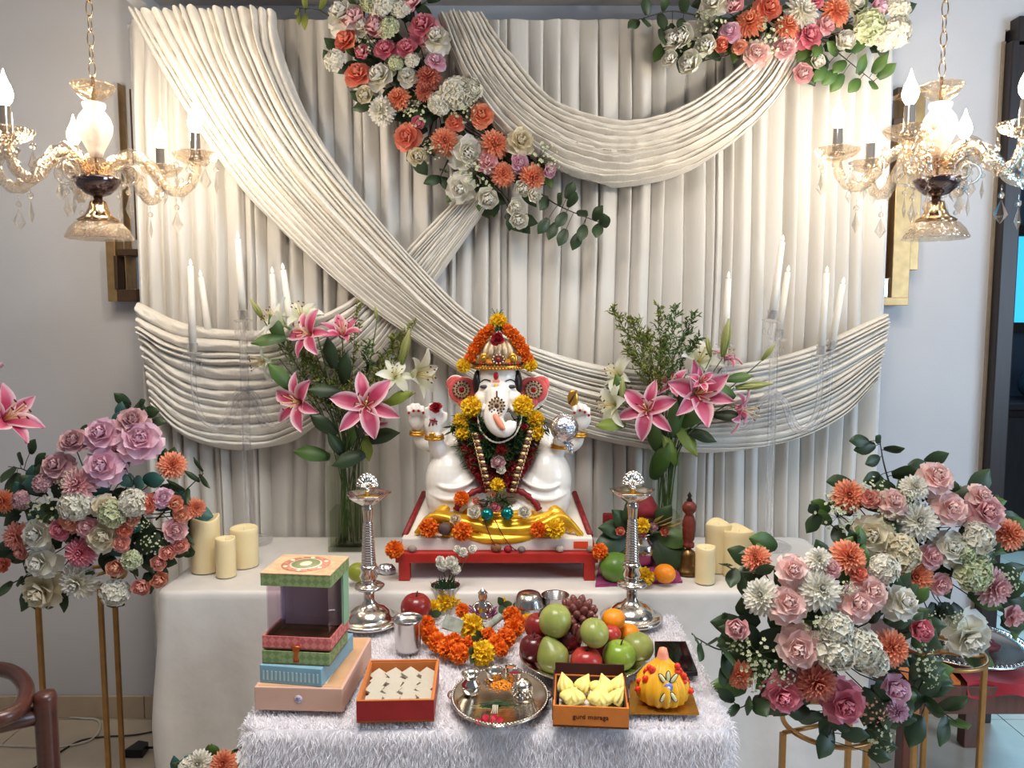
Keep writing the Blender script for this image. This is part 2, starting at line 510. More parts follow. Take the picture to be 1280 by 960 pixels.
G_DARK = petal('leaf_dark_green', (34, 52, 32), (58, 82, 48), edge=((62, 92, 62), -.15, .12) if False else None, rough=.45, trans=.12)
G_MID = petal('leaf_green', (52, 84, 40), (98, 130, 62), rough=.45, trans=.2)
G_TEAL = petal('leaf_teal', (30, 70, 66), (60, 108, 100), rough=.5, trans=.1)
G_LIME = petal('leaf_lime', (112, 140, 50), (150, 165, 70), rough=.45, trans=.25)
G_OLIVE = petal('leaf_olive', (92, 108, 44), (150, 154, 68), rough=.5, trans=.2)
M_STEM = mat('green_stem', (74, 92, 48), .5)
M_TWIG = mat('dark_twig', (52, 50, 38), .6)
LEAF = {k: leaf_mesh('leaf', m, wd, .45, .06) for k, m, wd in (('d', G_DARK, .30), ('m', G_MID, .29), ('t', G_TEAL, .36), ('l', G_LIME, .25), ('o', G_OLIVE, .2), ('n', G_DARK, .15))}
LONG = {k: leaf_mesh('leaf', m, .17, .6, .06, .05, 4, 8) for k, m in (('d', G_DARK), ('m', G_MID), ('l', G_LIME))}

PAL = dict(
    w=((232, 226, 196), (240, 238, 232)), c=((222, 206, 160), (240, 232, 210)), iw=((206, 210, 190), (236, 236, 240)),
    p=((236, 150, 160), (248, 208, 210)), d=((210, 90, 112), (238, 158, 172)), b=((244, 184, 178), (252, 226, 220)),
    r=((222, 106, 80), (244, 156, 130)), o=((232, 122, 82), (246, 170, 134)), s=((200, 96, 80), (226, 146, 124)),
    e=((236, 150, 110), (244, 186, 160)), m=((186, 130, 138), (224, 186, 190)), l=((226, 150, 176), (244, 212, 228)),
    f=((238, 150, 130), (242, 180, 166)), k=((226, 150, 160), (244, 206, 206)), g=((176, 190, 120), (232, 232, 206)))
PM = {k: petal('petal_'+k, *v, rough=.6, trans=.22) for k, v in PAL.items()}
_tm = {}
def flower_mesh(kind, colr, seed):
    """R rose, B closed rose, P wide rose, D dahlia, M mum, H hydrangea, G filler spray"""
    key = (kind, colr, seed)
    if key in _tm: return _tm[key]
    st = random.getstate()
    mk = dict(R=lambda: rose(seed, .85), B=lambda: rose(seed, .35, 14), P=lambda: rose(seed+7, 1.15, 24), D=lambda: dahlia(seed), M=lambda: dahlia(seed+3, 6, 7, .5, .17, 1.0),
              H=lambda: hydrangea(seed), G=lambda: gyps(seed))[kind]()
    _tm[key] = mk.mesh('flower', [PM[colr], M_STEM])
    random.setstate(st)
    return _tm[key]
NAME = dict(R='rose', B='rosebud', P='rose', D='dahlia', M='chrysanthemum', H='hydrangea', G='filler_flower')

def sprig(root, stem, leaves, Y, size, kind='d', m=None, face=Vector((0, -1, .25))):
    """a leafy twig: stem and petioles are one mesh, every leaf a piece of its own; stem and leaves given as picture points at depth Y"""
    S = [py(a, b, Y+(c[0] if c else 0)) for a, b, *c in stem]
    fine = smooth(S, 16)
    mb = MB().tube(fine, [.0028-.0016*i/15 for i in range(16)], 5)
    todo = []
    for a, b, *k in leaves:
        c = py(a, b, Y-.012+random.uniform(-.015, .015))
        sz = (k[0] if k else size)*px(Y)
        bp = min(fine, key=lambda p: (p-c).length)
        dr = (c-bp)
        if dr.length < 1e-4: dr = Vector((0, 0, .01))
        dn = dr.normalized()
        st = c-dn*sz*.5
        mb.tube([bp, (bp+st)/2+Vector((0, -.002, .002)), st], .0011, 4, cap=False)
        todo.append((st, dn, sz, k[1] if len(k) > 1 else kind))
    so = mb.obj('sprig', m or M_TWIG, root)
    for st, dn, sz, kd in todo:
        nrm = face+Vector((random.uniform(-.5, .5), 0, random.uniform(-.4, .4)))
        x = dn.cross(nrm).normalized(); z = x.cross(dn)
        R = Matrix((x, dn, z)).transposed().to_4x4()
        inst('leaf', LEAF[kd], Matrix.Translation(st) @ R @ Matrix.Diagonal((sz, sz, sz, 1)), so)
    return so
def bouquet(root, Y, centre, flowers, bulge, radius, fill=60, fillk='ddmt', fill_box=None, up=.25, leafpx=26, face=.9):
    """flowers: (kind+colour, u, v, width in pixels[, depth shift]); the mass bulges towards the front around its centre"""
    cu, cv = centre
    C = py(cu, cv, Y)
    R = radius*px(Y)
    def depth(u, v):
        q = ((u-cu)/radius)**2+((v-cv)/radius)**2
        return Y-bulge*math.sqrt(max(0, 1-min(q, 1)))
    for i, (k, u, v, d, *s) in enumerate(flowers):
        y = depth(u, v)+(s[0] if s else 0)-.012
        p = py(u, v, y)
        n = (p-C)/max(R, .01)*face+Vector((0, -1.0, up))+Vector((random.uniform(-.22, .22), 0, random.uniform(-.22, .22)))
        sc = d*.5*px(y)*(1.30 if k[0] in 'RBP' else 1.16)
        inst(NAME[k[0]], flower_mesh(k[0], k[1], 1+(i % 3)), frame(p, n, sc, random.uniform(0, 6.3)), root)
    core = MB()
    for (k, u, v, d, *s) in flowers:
        y = depth(u, v)
        p = py(u, v, y+.02)
        q = C+(p-C)*.2+Vector((0, .05, -.02))
        core.tube([q, (q+p)/2+Vector((0, .01, -.012)), p], .0016, 4, cap=False)
    core.obj('stem', M_TWIG, root)
    for i in range(fill):
        for _ in range(20):
            (k, u, v, d, *s) = random.choice(flowers)
            a = random.uniform(0, 2*PI); q = random.uniform(.2, .62)*max(d, 26)
            u2, v2 = u+q*math.cos(a), v+q*math.sin(a)
            if fill_box and not (fill_box[0] < u2 < fill_box[2] and fill_box[1] < v2 < fill_box[3]): continue
            break
        y = depth(u2, v2)+.035+random.uniform(0, .03)
        p = py(u2, v2, y)
        out = (p-C); out.y = random.uniform(-.03, .03)
        dn = (out.normalized()+Vector((random.uniform(-.8, .8), random.uniform(-.3, .1), random.uniform(-.8, .8)))).normalized()
        nrm = Vector((random.uniform(-.4, .4), -1, random.uniform(-.1, .7)))
        x = dn.cross(nrm).normalized(); z = x.cross(dn)
        sz = leafpx*random.uniform(.8, 1.3)*px(y)
        Rm = Matrix((x, dn, z)).transposed().to_4x4()
        inst('leaf', LEAF[random.choice(fillk)], Matrix.Translation(p-dn*sz*.5) @ Rm @ Matrix.Diagonal((sz, sz, sz, 1)), root)
# ------------------------------------------------------------------ curtain, swags, table cloths
import numpy as np
def cloth_mat(name, col, rough, sheen, crinkle, scale=(1, 1, 1), cs=90, dist=.002):
    m = mat(name, col, rough, var=.05, vscale=12, bump=crinkle, bscale=cs, bdist=dist, sheen=sheen, stretch=scale)
    return m
M_CURT = cloth_mat('curtain_cloth', (214, 210, 203), .7, .2, .25, (1, 1, .15), 160)
M_VELV = cloth_mat('crushed_velvet', (224, 218, 207), .42, .5, .55, (1, 1, 1), 110, .004)
M_SATIN = cloth_mat('white_satin', (216, 211, 205), .42, .3, .12, (1, 1, 1), 26, .01)
BY = 2.64
random.seed(3)
# pleated curtain
x0, x1, zt = -1.235, 1.235, 2.445
edges = [x0]
while edges[-1] < x1: edges.append(edges[-1]+random.uniform(.024, .074))
sc_ = (x1-x0)/(edges[-1]-x0)
edges = [x0+(e-x0)*sc_ for e in edges]
deps = [random.uniform(.022, .048) for _ in edges]; lean = [random.choice((.90, .86, .82, .16, .5)) for _ in edges]
mb = MB(); V = []; C = []; Fs = []
cols = []
for k in range(len(edges)-1):
    for i in range(14): cols.append((k, i/14))
cols.append((len(edges)-2, 1.0))
nz = 26
for j in range(nz+1):
    z = zt*j/nz
    g = min(1, (zt-z)/.25)
    for k, t in cols:
        wob = .012*noise.noise((edges[k]*7, z*1.3, 0))+.02*noise.noise((edges[k]*2.1, z*.7, 5))
        wob2 = .012*noise.noise((edges[k+1]*7, z*1.3, 0))+.02*noise.noise((edges[k+1]*2.1, z*.7, 5))
        if k == 0: wob = 0
        if k == len(edges)-2: wob2 = 0
        xa, xb = edges[k]+wob, edges[k+1]+wob2
        p = lean[k]; tt = t/p*.5 if t < p else .5+(t-p)/(1-p)*.5
        d = deps[k]*(math.sin(PI*tt)**.8*.8+.2*math.sin(PI*tt)**.25)*(.2+.8*g)*(1+.3*noise.noise((k*3.1, z*2, 1)))
        V.append(Vector((xa+(xb-xa)*t, BY-d, z+(.002*math.sin(k*2.2+t*3) if j == nz else 0))))
m = len(cols)
Fs = [(j*m+i, j*m+i+1, (j+1)*m+i+1, (j+1)*m+i) for j in range(nz) for i in range(m-1)]
mb.add(V, Fs, 0)
cur = mb.obj('backdrop_curtain', M_CURT, None, label='tall pleated cream backdrop curtain hanging against the back wall', cat='curtain')
rod = MB().tube([(-1.25, BY+.012, 2.43), (1.25, BY+.012, 2.43)], .011, 8).tube([(-1.24, BY+.012, 2.43), (-1.24, BY+.012, 0)], .011, 8).tube([(1.24, BY+.012, 2.43), (1.24, BY+.012, 0)], .011, 8)
rod.obj('frame_pole', mat('pole_white', (225, 225, 225), .4), cur)

def swag(name, label, up, lo, Y, nf, amp, bulge, nu=150, nv=150, seed=1, tail=None):
    random.seed(seed)
    U = smooth([py(a, b, Y) for a, b in up], nu+1); Lw = smooth([py(a, b, Y) for a, b in lo], nu+1)
    bd = [0]
    for i in range(nf): bd.append(bd[-1]+random.uniform(.55, 1.5))
    bd = [b/bd[-1] for b in bd]
    am = [random.uniform(.6, 1.15) for _ in bd]
    V = []
    for i in range(nu+1):
        t = i/nu
        wd = (U[i]-Lw[i]).length
        for j in range(nv+1):
            v = j/nv
            vv = v+.035*noise.noise((t*4, v*3, seed))+.02*noise.noise((t*9, v*6, seed+4))
            vv = min(max(vv, 0), .9999)
            k = max(q for q in range(nf) if bd[q] <= vv)
            f = (vv-bd[k])/(bd[k+1]-bd[k])
            a = am[k]*amp*(.6+.8*(noise.noise((k*2.7, t*3.2, seed))*.5+.5))*min(1.3, .35+wd*3.2)
            h = a*math.sin(PI*f)**.5+.007*noise.noise((t*30, v*22, seed))
            p = U[i].lerp(Lw[i], v)
            rim = math.sin(PI*min(1, max(0, v)))**.35
            V.append(p+Vector((0, -h-bulge*rim, h*.35*(1 if v > .5 else .3))))
    m = nv+1
    Fs = [(i*m+j, i*m+j+1, (i+1)*m+j+1, (i+1)*m+j) for i in range(nu) for j in range(nv)]
    return MB().add(V, Fs, 0).obj(name, M_VELV, None, label=label, cat='drape')
swag('swag_drape', 'short velvet swag sagging low behind the candelabrum beside the gift boxes', [(174, 378), (235, 405), (320, 413), (400, 396), (470, 350), (530, 290), (588, 232)],
     [(196, 512), (240, 550), (310, 563), (380, 545), (450, 480), (512, 400), (562, 328), (608, 262)], 2.573, 13, .026, .02, seed=2)
swag('swag_drape', 'high looping velvet swag hung between the two upper flower garlands', [(604, 20), (640, 72), (690, 124), (745, 148), (800, 150), (860, 130), (920, 86), (950, 45)],
     [(548, 24), (580, 105), (622, 165), (690, 213), (750, 233), (800, 232), (860, 215), (920, 177), (967, 130), (1008, 66)], 2.560, 12, .031, .025, seed=5)
swag('swag_drape', 'longest velvet drape falling diagonally behind the statue and along to the far edge', [(345, 16), (352, 60), (385, 145), (440, 232), (515, 322), (600, 402), (690, 441), (790, 462), (900, 458), (1000, 438), (1106, 392)],
     [(166, 20), (200, 84), (245, 158), (305, 240), (375, 312), (450, 378), (520, 428), (600, 482), (700, 535), (800, 560), (900, 566), (985, 553), (1050, 522), (1092, 478)], 2.545, 17, .028, .02, nu=200, seed=9)

def draped(name, label, x0, x1, y0, y1, z, m, wave, zlow, rad, seed, dome=0.0, nper=300, flat=0.0):
    random.seed(seed)
    cx, cy = (x0+x1)/2, (y0+y1)/2
    P = []
    seg = [(x0+rad, y0, x1-rad, y0), (x1, y0+rad, x1, y1-rad), (x1-rad, y1, x0+rad, y1), (x0, y1-rad, x0, y0+rad)]
    cor = [(x1-rad, y0+rad, -PI/2), (x1-rad, y1-rad, 0), (x0+rad, y1-rad, PI/2), (x0+rad, y0+rad, PI)]
    for s, c in zip(seg, cor):
        L = math.hypot(s[2]-s[0], s[3]-s[1]); n = max(4, int(L/.02))
        nn = Vector((s[3]-s[1], -(s[2]-s[0]), 0)).normalized()
        for i in range(n): P.append((Vector((s[0]+(s[2]-s[0])*i/n, s[1]+(s[3]-s[1])*i/n, 0)), nn, 0))
        for i in range(8):
            a = c[2]+PI/2*i/8
            P.append((Vector((c[0]+rad*math.cos(a), c[1]+rad*math.sin(a), 0)), Vector((math.cos(a), math.sin(a), 0)), math.sin(PI*i/8)))
    n = len(P); V = []; rows = 0
    ctr = Vector((cx, cy, 0))
    for s in (0.001, .2, .4, .6, .75, .87, .95, .99):
        for p, nn, q in P:
            w_ = ctr+(p-ctr)*s
            V.append(w_+Vector((0, 0, z+dome*noise.noise((w_.x*6, w_.y*9, seed))*(1-s**6))))
        rows += 1
    H = z-zlow
    for d in [.004, .012, .03, .06, .1, .16, .23, .31, .4, .5, .6, .7, .8, .9, 1.0]:
        for i, (p, nn, q) in enumerate(P):
            dz = d*H
            ar = wave*min(1, dz/.35)
            o = ar*(noise.noise((p.x*5.5+dz*1.2, p.y*7, seed))*1.2+.5*noise.noise((p.x*13-dz*2.5, p.y*13, seed+3)))+.006*min(1, dz/.01)+q*ar*.3+flat*dz
            V.append(p+nn*o+Vector((0, 0, z-dz)))
        rows += 1
    Fs = [(r*n+i, r*n+(i+1) % n, (r+1)*n+(i+1) % n, (r+1)*n+i) for r in range(rows-1) for i in range(n)]
    Fs.append(tuple(range(n)))
    return MB().add(V, [tuple(reversed(f)) for f in Fs], 0).obj(name, m, None, label=label, cat='tablecloth')
TZ, FZ = .75, .70
draped('tablecloth', 'white satin tablecloth hanging to the floor over the long rear table', -.958, .975, 2.06, 2.575, TZ, M_SATIN, .028, .004, .03, 4, dome=.003)
M_FURB = mat('fur_backing', (226, 222, 226), .9)
fc = draped('fur_throw', 'fluffy white fur throw covering the low front table', -.525, .430, 1.470, 2.035, FZ-.012, M_FURB, .012, .004, .035, 6)
rng = np.random.default_rng(5)
def fur(parent):
    n1, n2, n3 = 90000, 46000, 10000
    P = np.zeros((n1+n2+2*n3, 3)); D = np.zeros_like(P)
    P[:n1] = np.c_[rng.uniform(-.530, .435, n1), rng.uniform(1.465, 2.035, n1), np.full(n1, FZ-.012)]
    D[:n1] = np.c_[rng.normal(0, .5, n1), rng.normal(-.12, .5, n1), np.full(n1, .9)]
    a = slice(n1, n1+n2)
    P[a] = np.c_[rng.uniform(-.530, .435, n2), np.full(n2, 1.462), FZ-.012-.42*rng.random(n2)]
    D[a] = np.c_[rng.normal(0, .45, n2), np.full(n2, -.6), rng.normal(-.75, .35, n2)]
    for k, x, s in ((0, -.531, -1), (1, .436, 1)):
        b = slice(n1+n2+k*n3, n1+n2+(k+1)*n3)
        P[b] = np.c_[np.full(n3, x), rng.uniform(1.465, 2.03, n3), FZ-.012-.40*rng.random(n3)]
        D[b] = np.c_[np.full(n3, .7*s), rng.normal(0, .45, n3), rng.normal(-.7, .35, n3)]
    D /= np.linalg.norm(D, axis=1)[:, None]
    n = len(P); L = rng.uniform(.007, .015, n)[:, None]
    L[n1:] *= 1.35
    side = np.cross(D, rng.normal(0, 1, (n, 3))); side /= np.linalg.norm(side, axis=1)[:, None]; side *= .0005
    mid = P+D*L*.55; g = np.array([0, 0, -.35]); tip = P+D*L+g*L*.5
    V = np.concatenate([P-side, P+side, mid-side, mid+side, tip], 1).reshape(-1, 3)-np.array(W[parent].translation)
    i = np.arange(n)[:, None]*5
    Fq = np.concatenate([i, i+1, i+3, i, i+3, i+2, i+2, i+3, i+4], 1).reshape(-1, 3)
    me = bpy.data.meshes.new('fur')
    me.vertices.add(len(V)); me.vertices.foreach_set('co', V.astype('f').ravel())
    me.loops.add(Fq.size); me.loops.foreach_set('vertex_index', Fq.astype('i').ravel())
    me.polygons.add(len(Fq)); me.polygons.foreach_set('loop_start', np.arange(0, Fq.size, 3, dtype='i'))
    me.polygons.foreach_set('use_smooth', np.ones(len(Fq), dtype=bool))
    me.update(calc_edges=True)
    me.materials.append(mat('fur_hair', (240, 237, 241), .7, var=0))
    inst('fur', me, W[parent].copy(), parent, kind='stuff')
fur(fc)
# ------------------------------------------------------------------ chandeliers
M_CRY = glass('champagne_crystal', (255, 247, 236), .60, .02, 1.5, bump=150)
M_CRYC = glass('clear_crystal', (253, 251, 248), .6, .0, 1.5)
M_AMB = mat('frosted_amber_glass', (244, 230, 214), .35, var=.1, vscale=60, bump=.6, bscale=90, trans=.35, sss=.2)
M_CHROME = mat('chrome', (208, 204, 202), .10, 1.0, var=0)
M_GOLDM = mat('champagne_metal', (206, 176, 140), .16, 1.0, var=.05)
M_SMOKE = mat('smoked_chrome', (120, 104, 104), .12, 1.0, var=.1, vscale=40)
M_BULB = mat('lit_bulb', (255, 240, 215), .3, var=0, emit=((255, 226, 184), 40.0))
CHY = 2.0; CK = px(CHY)*.99
def chandelier(u0, vbot, angles, label, spin):
    base = py(u0, vbot, CHY)
    cx, z0 = base.x, base.z
    t = thing('chandelier', label, 'chandelier', (cx, CHY, z0), 'crystal chandeliers')
    A = T3(cx, CHY, z0)
    Z = lambda v: (vbot-v)*CK
    r = lambda q: q*CK
    top = 3.09-z0
    # chain of links up to a ceiling rose
    ch = MB(); z = Z(104); k = 0
    while z < top-.02:
        a = k % 2
        pts = [Vector((math.cos(q)*.008*(1-a), math.cos(q)*.008*a, z+.021+math.sin(q)*.021)) for q in [i*PI/5 for i in range(10)]]
        ch.tube(pts, .0016, 5, closed=True, M=A); z += .036; k += 1
    ch.obj('chain', M_GOLDM, t)
    MB().lathe([(.006, top-.05), (.03, top-.04), (.05, top-.005), (.052, top)], 24, M=A).obj('ceiling_rose', M_GOLDM, t)
    MB().tube([(0, 0, Z(250)), (0, 0, Z(103))], .004, 8, M=A).obj('rod', M_GOLDM, t)
    MB().lathe([(r(5), Z(131)), (r(12), Z(129)), (r(20), Z(122)), (r(25), Z(114)), (r(24), Z(112)), (r(17), Z(119)), (r(6), Z(124)), (r(4), Z(127))], 32, M=A, flute=.05, fn=12).obj('top_dish', M_CRY, t)
    MB().lathe([(r(6), Z(132)), (r(13), Z(134)), (r(13), Z(138)), (r(11), Z(142)), (r(17), Z(150)), (r(20), Z(160)), (r(19), Z(170)), (r(14), Z(182)), (r(9), Z(192)), (r(7), Z(200))][::-1], 32, M=A, flute=.03, fn=10).obj('glass_column', M_AMB, t)
    MB().lathe([(r(7), Z(200)), (r(13), Z(203)), (r(18), Z(208)), (r(14), Z(216)), (r(9), Z(222))][::-1], 24, M=A, flute=.06, fn=8).obj('lower_column', M_CRY, t)
    MB().lathe([(r(5), Z(247)), (r(14), Z(244)), (r(23), Z(236)), (r(28), Z(226)), (r(27), Z(224)), (r(20), Z(230)), (r(5), Z(236))], 32, M=A).obj('bowl', M_SMOKE, t)
    MB().lathe([(r(5), Z(247)), (r(5), Z(251)), (r(9), Z(253)), (r(11), Z(262)), (r(15), Z(270)), (r(24), Z(276)), (r(22), Z(278)), (r(12), Z(273)), (r(3), Z(262))], 40, M=A, flute=.06, fn=10).obj('bell', M_GOLDM, t)
    MB().lathe([(r(16), Z(275)), (r(26), Z(279)), (r(33), Z(287)), (r(38), Z(297)), (r(37), Z(299)), (r(31), Z(290)), (r(24), Z(282)), (r(15), Z(278))], 40, M=A, flute=.05, fn=10).obj('bottom_dish', M_CRY, t)
    # shared pieces, in their own frames
    if 'arm' not in _tm:
        pts = smooth([(r(10), 0, Z(219)), (r(20), 0, Z(206)), (r(40), 0, Z(196)), (r(60), 0, Z(206)), (r(76), 0, Z(228)), (r(92), 0, Z(239)), (r(108), 0, Z(231)), (r(116), 0, Z(214)), (r(117), 0, Z(203))], 34)
        _tm['arm'] = MB().tube(pts, [r(8)-r(2.6)*i/33 for i in range(34)], 10, twist=.32, flute=.16, fn=5).mesh('arm', M_CRY)
        q = r(117)
        _tm['bob'] = MB().lathe([(r(4), Z(205)), (r(12), Z(204)), (r(22), Z(199)), (r(28), Z(191)), (r(27), Z(190)), (r(20), Z(195)), (r(8), Z(199)), (r(3), Z(199))], 28, M=T3(q, 0, 0), flute=.05, fn=12).mesh('drip_dish', M_CRY)
        _tm['cup'] = MB().lathe([(r(9), Z(199)), (r(9), Z(195)), (r(6.5), Z(193)), (r(6), Z(166)), (r(5), Z(165)), (0, Z(165))], 16, M=T3(q, 0, 0)).mesh('candle_tube', M_CHROME)
        _tm['bulb'] = MB().lathe([(r(4), Z(165)), (r(8), Z(158)), (r(9), Z(152)), (r(7), Z(144)), (r(4), Z(138)), (r(1.6), Z(131)), (r(.5), Z(126)), (0, Z(126))], 14, M=T3(q, 0, 0)).mesh('bulb', M_BULB)
        pd = MB().tube([(0, 0, 0), (0, 0, -r(8))], r(.6), 4)
        pd.ell((0, 0, -r(11)), r(3.6), 8, 5)
        V = [(0, 0, -r(15))]+[(r(7.5)*math.cos(i*PI/3), r(2.6)*math.sin(i*PI/3), -r(33)) for i in range(6)]+[(0, 0, -r(43))]
        Fs = [(0, 1+i, 1+(i+1) % 6) for i in range(6)]+[(7, 1+(i+1) % 6, 1+i) for i in range(6)]
        pd.add(V, Fs, 0, flat=True)
        _tm['pend'] = pd.mesh('crystal_pendant', M_CRYC)
        ring = MB().tube([(r(12)*math.cos(i*PI/8), 0, r(12)*math.sin(i*PI/8)) for i in range(16)], r(2.2), 6, closed=True)
        _tm['ring'] = ring.mesh('crystal_ring', M_CRYC)
    for a in angles:
        # angle 0 points at the camera, positive to the viewer's side of the right hand
        R = A @ RZ(math.radians(-90+a))
        arm = inst('arm', _tm['arm'], R, t)
        inst('drip_dish', _tm['bob'], R, arm); inst('candle_tube', _tm['cup'], R, arm)
        b = inst('bulb', _tm['bulb'], R, arm)
        for k in range(4):
            g = k*PI/2+.6
            inst('crystal_pendant', _tm['pend'], R @ T3(r(117)+r(25)*math.cos(g), r(25)*math.sin(g), Z(196)) @ RZ(g+1), arm)
        inst('crystal_pendant', _tm['pend'], R @ T3(r(92), 0, Z(247)) @ RZ(.7), arm)
        inst('crystal_ring', _tm['ring'], R @ T3(r(36), 0, Z(220)), arm)
        inst('crystal_pendant', _tm['pend'], R @ T3(r(36), 0, Z(230)) @ RZ(1.2), arm)
        l = bpy.data.lights.new('bulb_light', 'POINT'); l.energy = BULB_W; l.color = (1.0, .89, .75); l.shadow_soft_size = .02
        lo = bpy.data.objects.new('bulb_light', l); COL.objects.link(lo)
        lo.location = (R @ Vector((r(117), 0, Z(122))))
chandelier(125, 297, (-20, -82, -140, 165, 100), 'five-armed crystal chandelier hanging over the stand of lavender pink roses', 0)
chandelier(1168, 290, (17, 77, 137, 197, 257, 317), 'six-armed crystal chandelier hanging beside the dark doorway', 0)
# stepped gold wall frames half hidden by the backdrop
M_BRASS = mat('brushed_bronze', (172, 142, 98), .35, .7, var=.15, vscale=30)
M_BRD = mat('dark_bronze', (92, 72, 56), .4, .6, var=.15)
M_MIR = mat('mirror_glass', (228, 230, 234), .06, 1.0, var=0)
def wall_frame(us, label, flip):
    t = thing('wall_frame', label, 'wall decoration', py(us[0], 378, 2.77), 'gold wall frames')
    def bar(u0, v0, u1, v1, y, d, m=M_BRASS, name='frame_bar'):
        a = py(u0, v0, y); b = py(u1, v1, y)
        MB().box(((a.x+b.x)/2, y, (a.z+b.z)/2), (abs(b.x-a.x), d, abs(a.z-b.z)), bev=.002).obj(name, m, t)
    if not flip:
        bar(151, 106, 163, 370, 2.765, .05); bar(137, 300, 152, 377, 2.76, .06); bar(152, 362, 176, 377, 2.76, .06, M_BRD); bar(152, 312, 176, 320, 2.76, .06, M_BRD); bar(146, 320, 152, 362, 2.75, .05, M_BRD)
        bar(163, 112, 178, 300, 2.785, .02, M_BRD); bar(152, 320, 176, 362, 2.785, .012, M_MIR, 'mirror')
    else:
        bar(1128, 112, 1142, 338, 2.765, .06); bar(1117, 112, 1128, 120, 2.765, .06, M_BRD); bar(1112, 150, 1128, 158, 2.765, .06, M_BRD); bar(1118, 158, 1130, 382, 2.755, .06)
        bar(1104, 200, 1118, 372, 2.78, .03, M_BRD); bar(1098, 372, 1130, 382, 2.75, .06); bar(1108, 120, 1128, 150, 2.785, .012, M_MIR, 'mirror'); bar(1098, 348, 1110, 372, 2.75, .02, M_MIR, 'mirror')
wall_frame((137,), 'gold geometric wall frame half hidden behind the curtain near the five-armed chandelier', False)
wall_frame((1100,), 'gold stepped wall frame half hidden behind the curtain near the dark doorway', True)
# ------------------------------------------------------------------ red stool, slab, statue and its flowers
M_RED = mat('red_paint', (168, 38, 30), .38, var=.15, vscale=20, bump=.2, bscale=60)
M_SLAB = mat('painted_plaster', (226, 220, 210), .55, var=.06, vscale=12, bump=.15, bscale=40)
M_WHITE = mat('glossy_white_paint', (238, 233, 225), .22, var=.03, vscale=9, coat=.3)
M_GOLDC = mat('gold_cloth', (226, 172, 48), .30, .55, var=.2, vscale=25, bump=.2, bscale=120)
M_GOLD = mat('gold_paint', (206, 152, 62), .3, .8, var=.15, vscale=60)
M_BROC = mat('red_brocade', (128, 26, 32), .55, var=.5, vscale=70)
M_PINK = mat('pink_ear_paint', (214, 96, 92), .35, var=.25, vscale=30)
M_BLACK = mat('black_hair_paint', (24, 20, 20), .35)
M_RUBY = mat('ruby_red', (156, 20, 30), .2, var=.1)
M_BEIGE = mat('beige_beads', (220, 196, 160), .35, .2, var=.15, vscale=80)
M_BROWN = mat('brown_beads', (92, 58, 44), .35, .2, var=.3, vscale=90)
M_SILVER = mat('silver', (214, 208, 200), .16, 1.0, var=.06, vscale=40)
M_FOIL = mat('crumpled_foil', (216, 218, 226), .2, 1.0, var=.05, bump=.9, bscale=110, bdist=.006)
YM = petal('marigold_yellow', (230, 176, 10), (255, 222, 48), rough=.7, trans=.2)
OM = petal('marigold_orange', (220, 90, 8), (252, 138, 34), rough=.7, trans=.2)
RP = petal('red_petal', (110, 14, 24), (168, 26, 38), rough=.6, trans=.15)
DURVA = petal('grass_blade', (26, 46, 26), (62, 92, 50), rough=.5, trans=.1)
_mg = [marigold(s) for s in (1, 2, 3)]
MG = {'y': [m.mesh('marigold', YM) for m in _mg], 'o': [m.mesh('marigold', OM) for m in _mg]}
RD = rose(5, .8, 18).mesh('rose', RP)
def mari(c, u, v, d, Y, parent=None, n=(0, -1, .35), **tags):
    k = random.randrange(3)
    return inst('marigold', MG[c][k], frame(py(u, v, Y), Vector(n)+Vector((random.uniform(-.3, .3), 0, random.uniform(-.2, .3))), d*.5*px(Y)*1.06, random.random()*6), parent, **tags)

# stool
PY0 = 2.14
t = thing('low_stool', 'low red painted wooden stool under the white slab', 'stool', (-.04, 2.32, TZ))
a, b = py(494, 692, PY0), py(748, 704, PY0)
MB().box(((a.x+b.x)/2, PY0+.19, (a.z+b.z)/2), (b.x-a.x, .38, a.z-b.z), bev=.003).obj('seat_board', M_RED, t)
for u0, u1 in ((498, 512), (730, 744)):
    for y in (PY0+.016, PY0+.36):
        p, q = py(u0, 704, PY0), py(u1, 704, PY0)
        MB().box(((p.x+q.x)/2, y, (b.z+TZ)/2+.001), (q.x-p.x, .032, b.z-TZ), bev=.002).obj('leg', M_RED, t)
ztop = a.z
# the figure is one thing: slab, gold cushion cloth, body, crown
S = thing('statue', 'white and gold painted seated elephant-headed statue with garlands on a white slab', 'statue', (-.04, 2.32, ztop))
p, q = py(502, 673, 2.165), py(741, 673, 2.165)
ST = p.z
MB().box(((p.x+q.x)/2, 2.165+.15, (ztop+ST)/2+.0005), (q.x-p.x, .30, ST-ztop), bev=.004).obj('slab', M_SLAB, S)
p, q = py(528, 622, 2.44), py(716, 622, 2.44)
sl = MB()
V = [py(506, 671, 2.2), py(738, 671, 2.2), py(718, 618, 2.43), py(530, 618, 2.43)]
low = [Vector((v.x, v.y, ST)) for v in V]
sl.add(V+low, [(0, 1, 2, 3), (7, 6, 5, 4), (0, 4, 5, 1), (1, 5, 6, 2), (2, 6, 7, 3), (3, 7, 4, 0)], 0, flat=True)
sl.obj('throne_block', M_SLAB, S)
for a_, b_ in ((V[0], V[3]), (V[1], V[2])): MB().tube([a_+Vector((0, 0, .004)), b_+Vector((0, 0, .004))], .009, 8).obj('brocade_edge', M_BROC, S)
g = MB()
g.ell(py(622, 656, 2.27), (100*px(2.27), .09, 22*px(2.27)), 32, 14)
def gt(pts, r, mb=g, n=26):
    pts = smooth([py(a, b, y) for a, b, y in pts], n)
    m = len(pts)
    mb.tube(pts, [r*px(2.2)*(.35+.65*math.sin(PI*min(max(i/(m-1), .06), .94))**.5) for i in range(m)], 10)
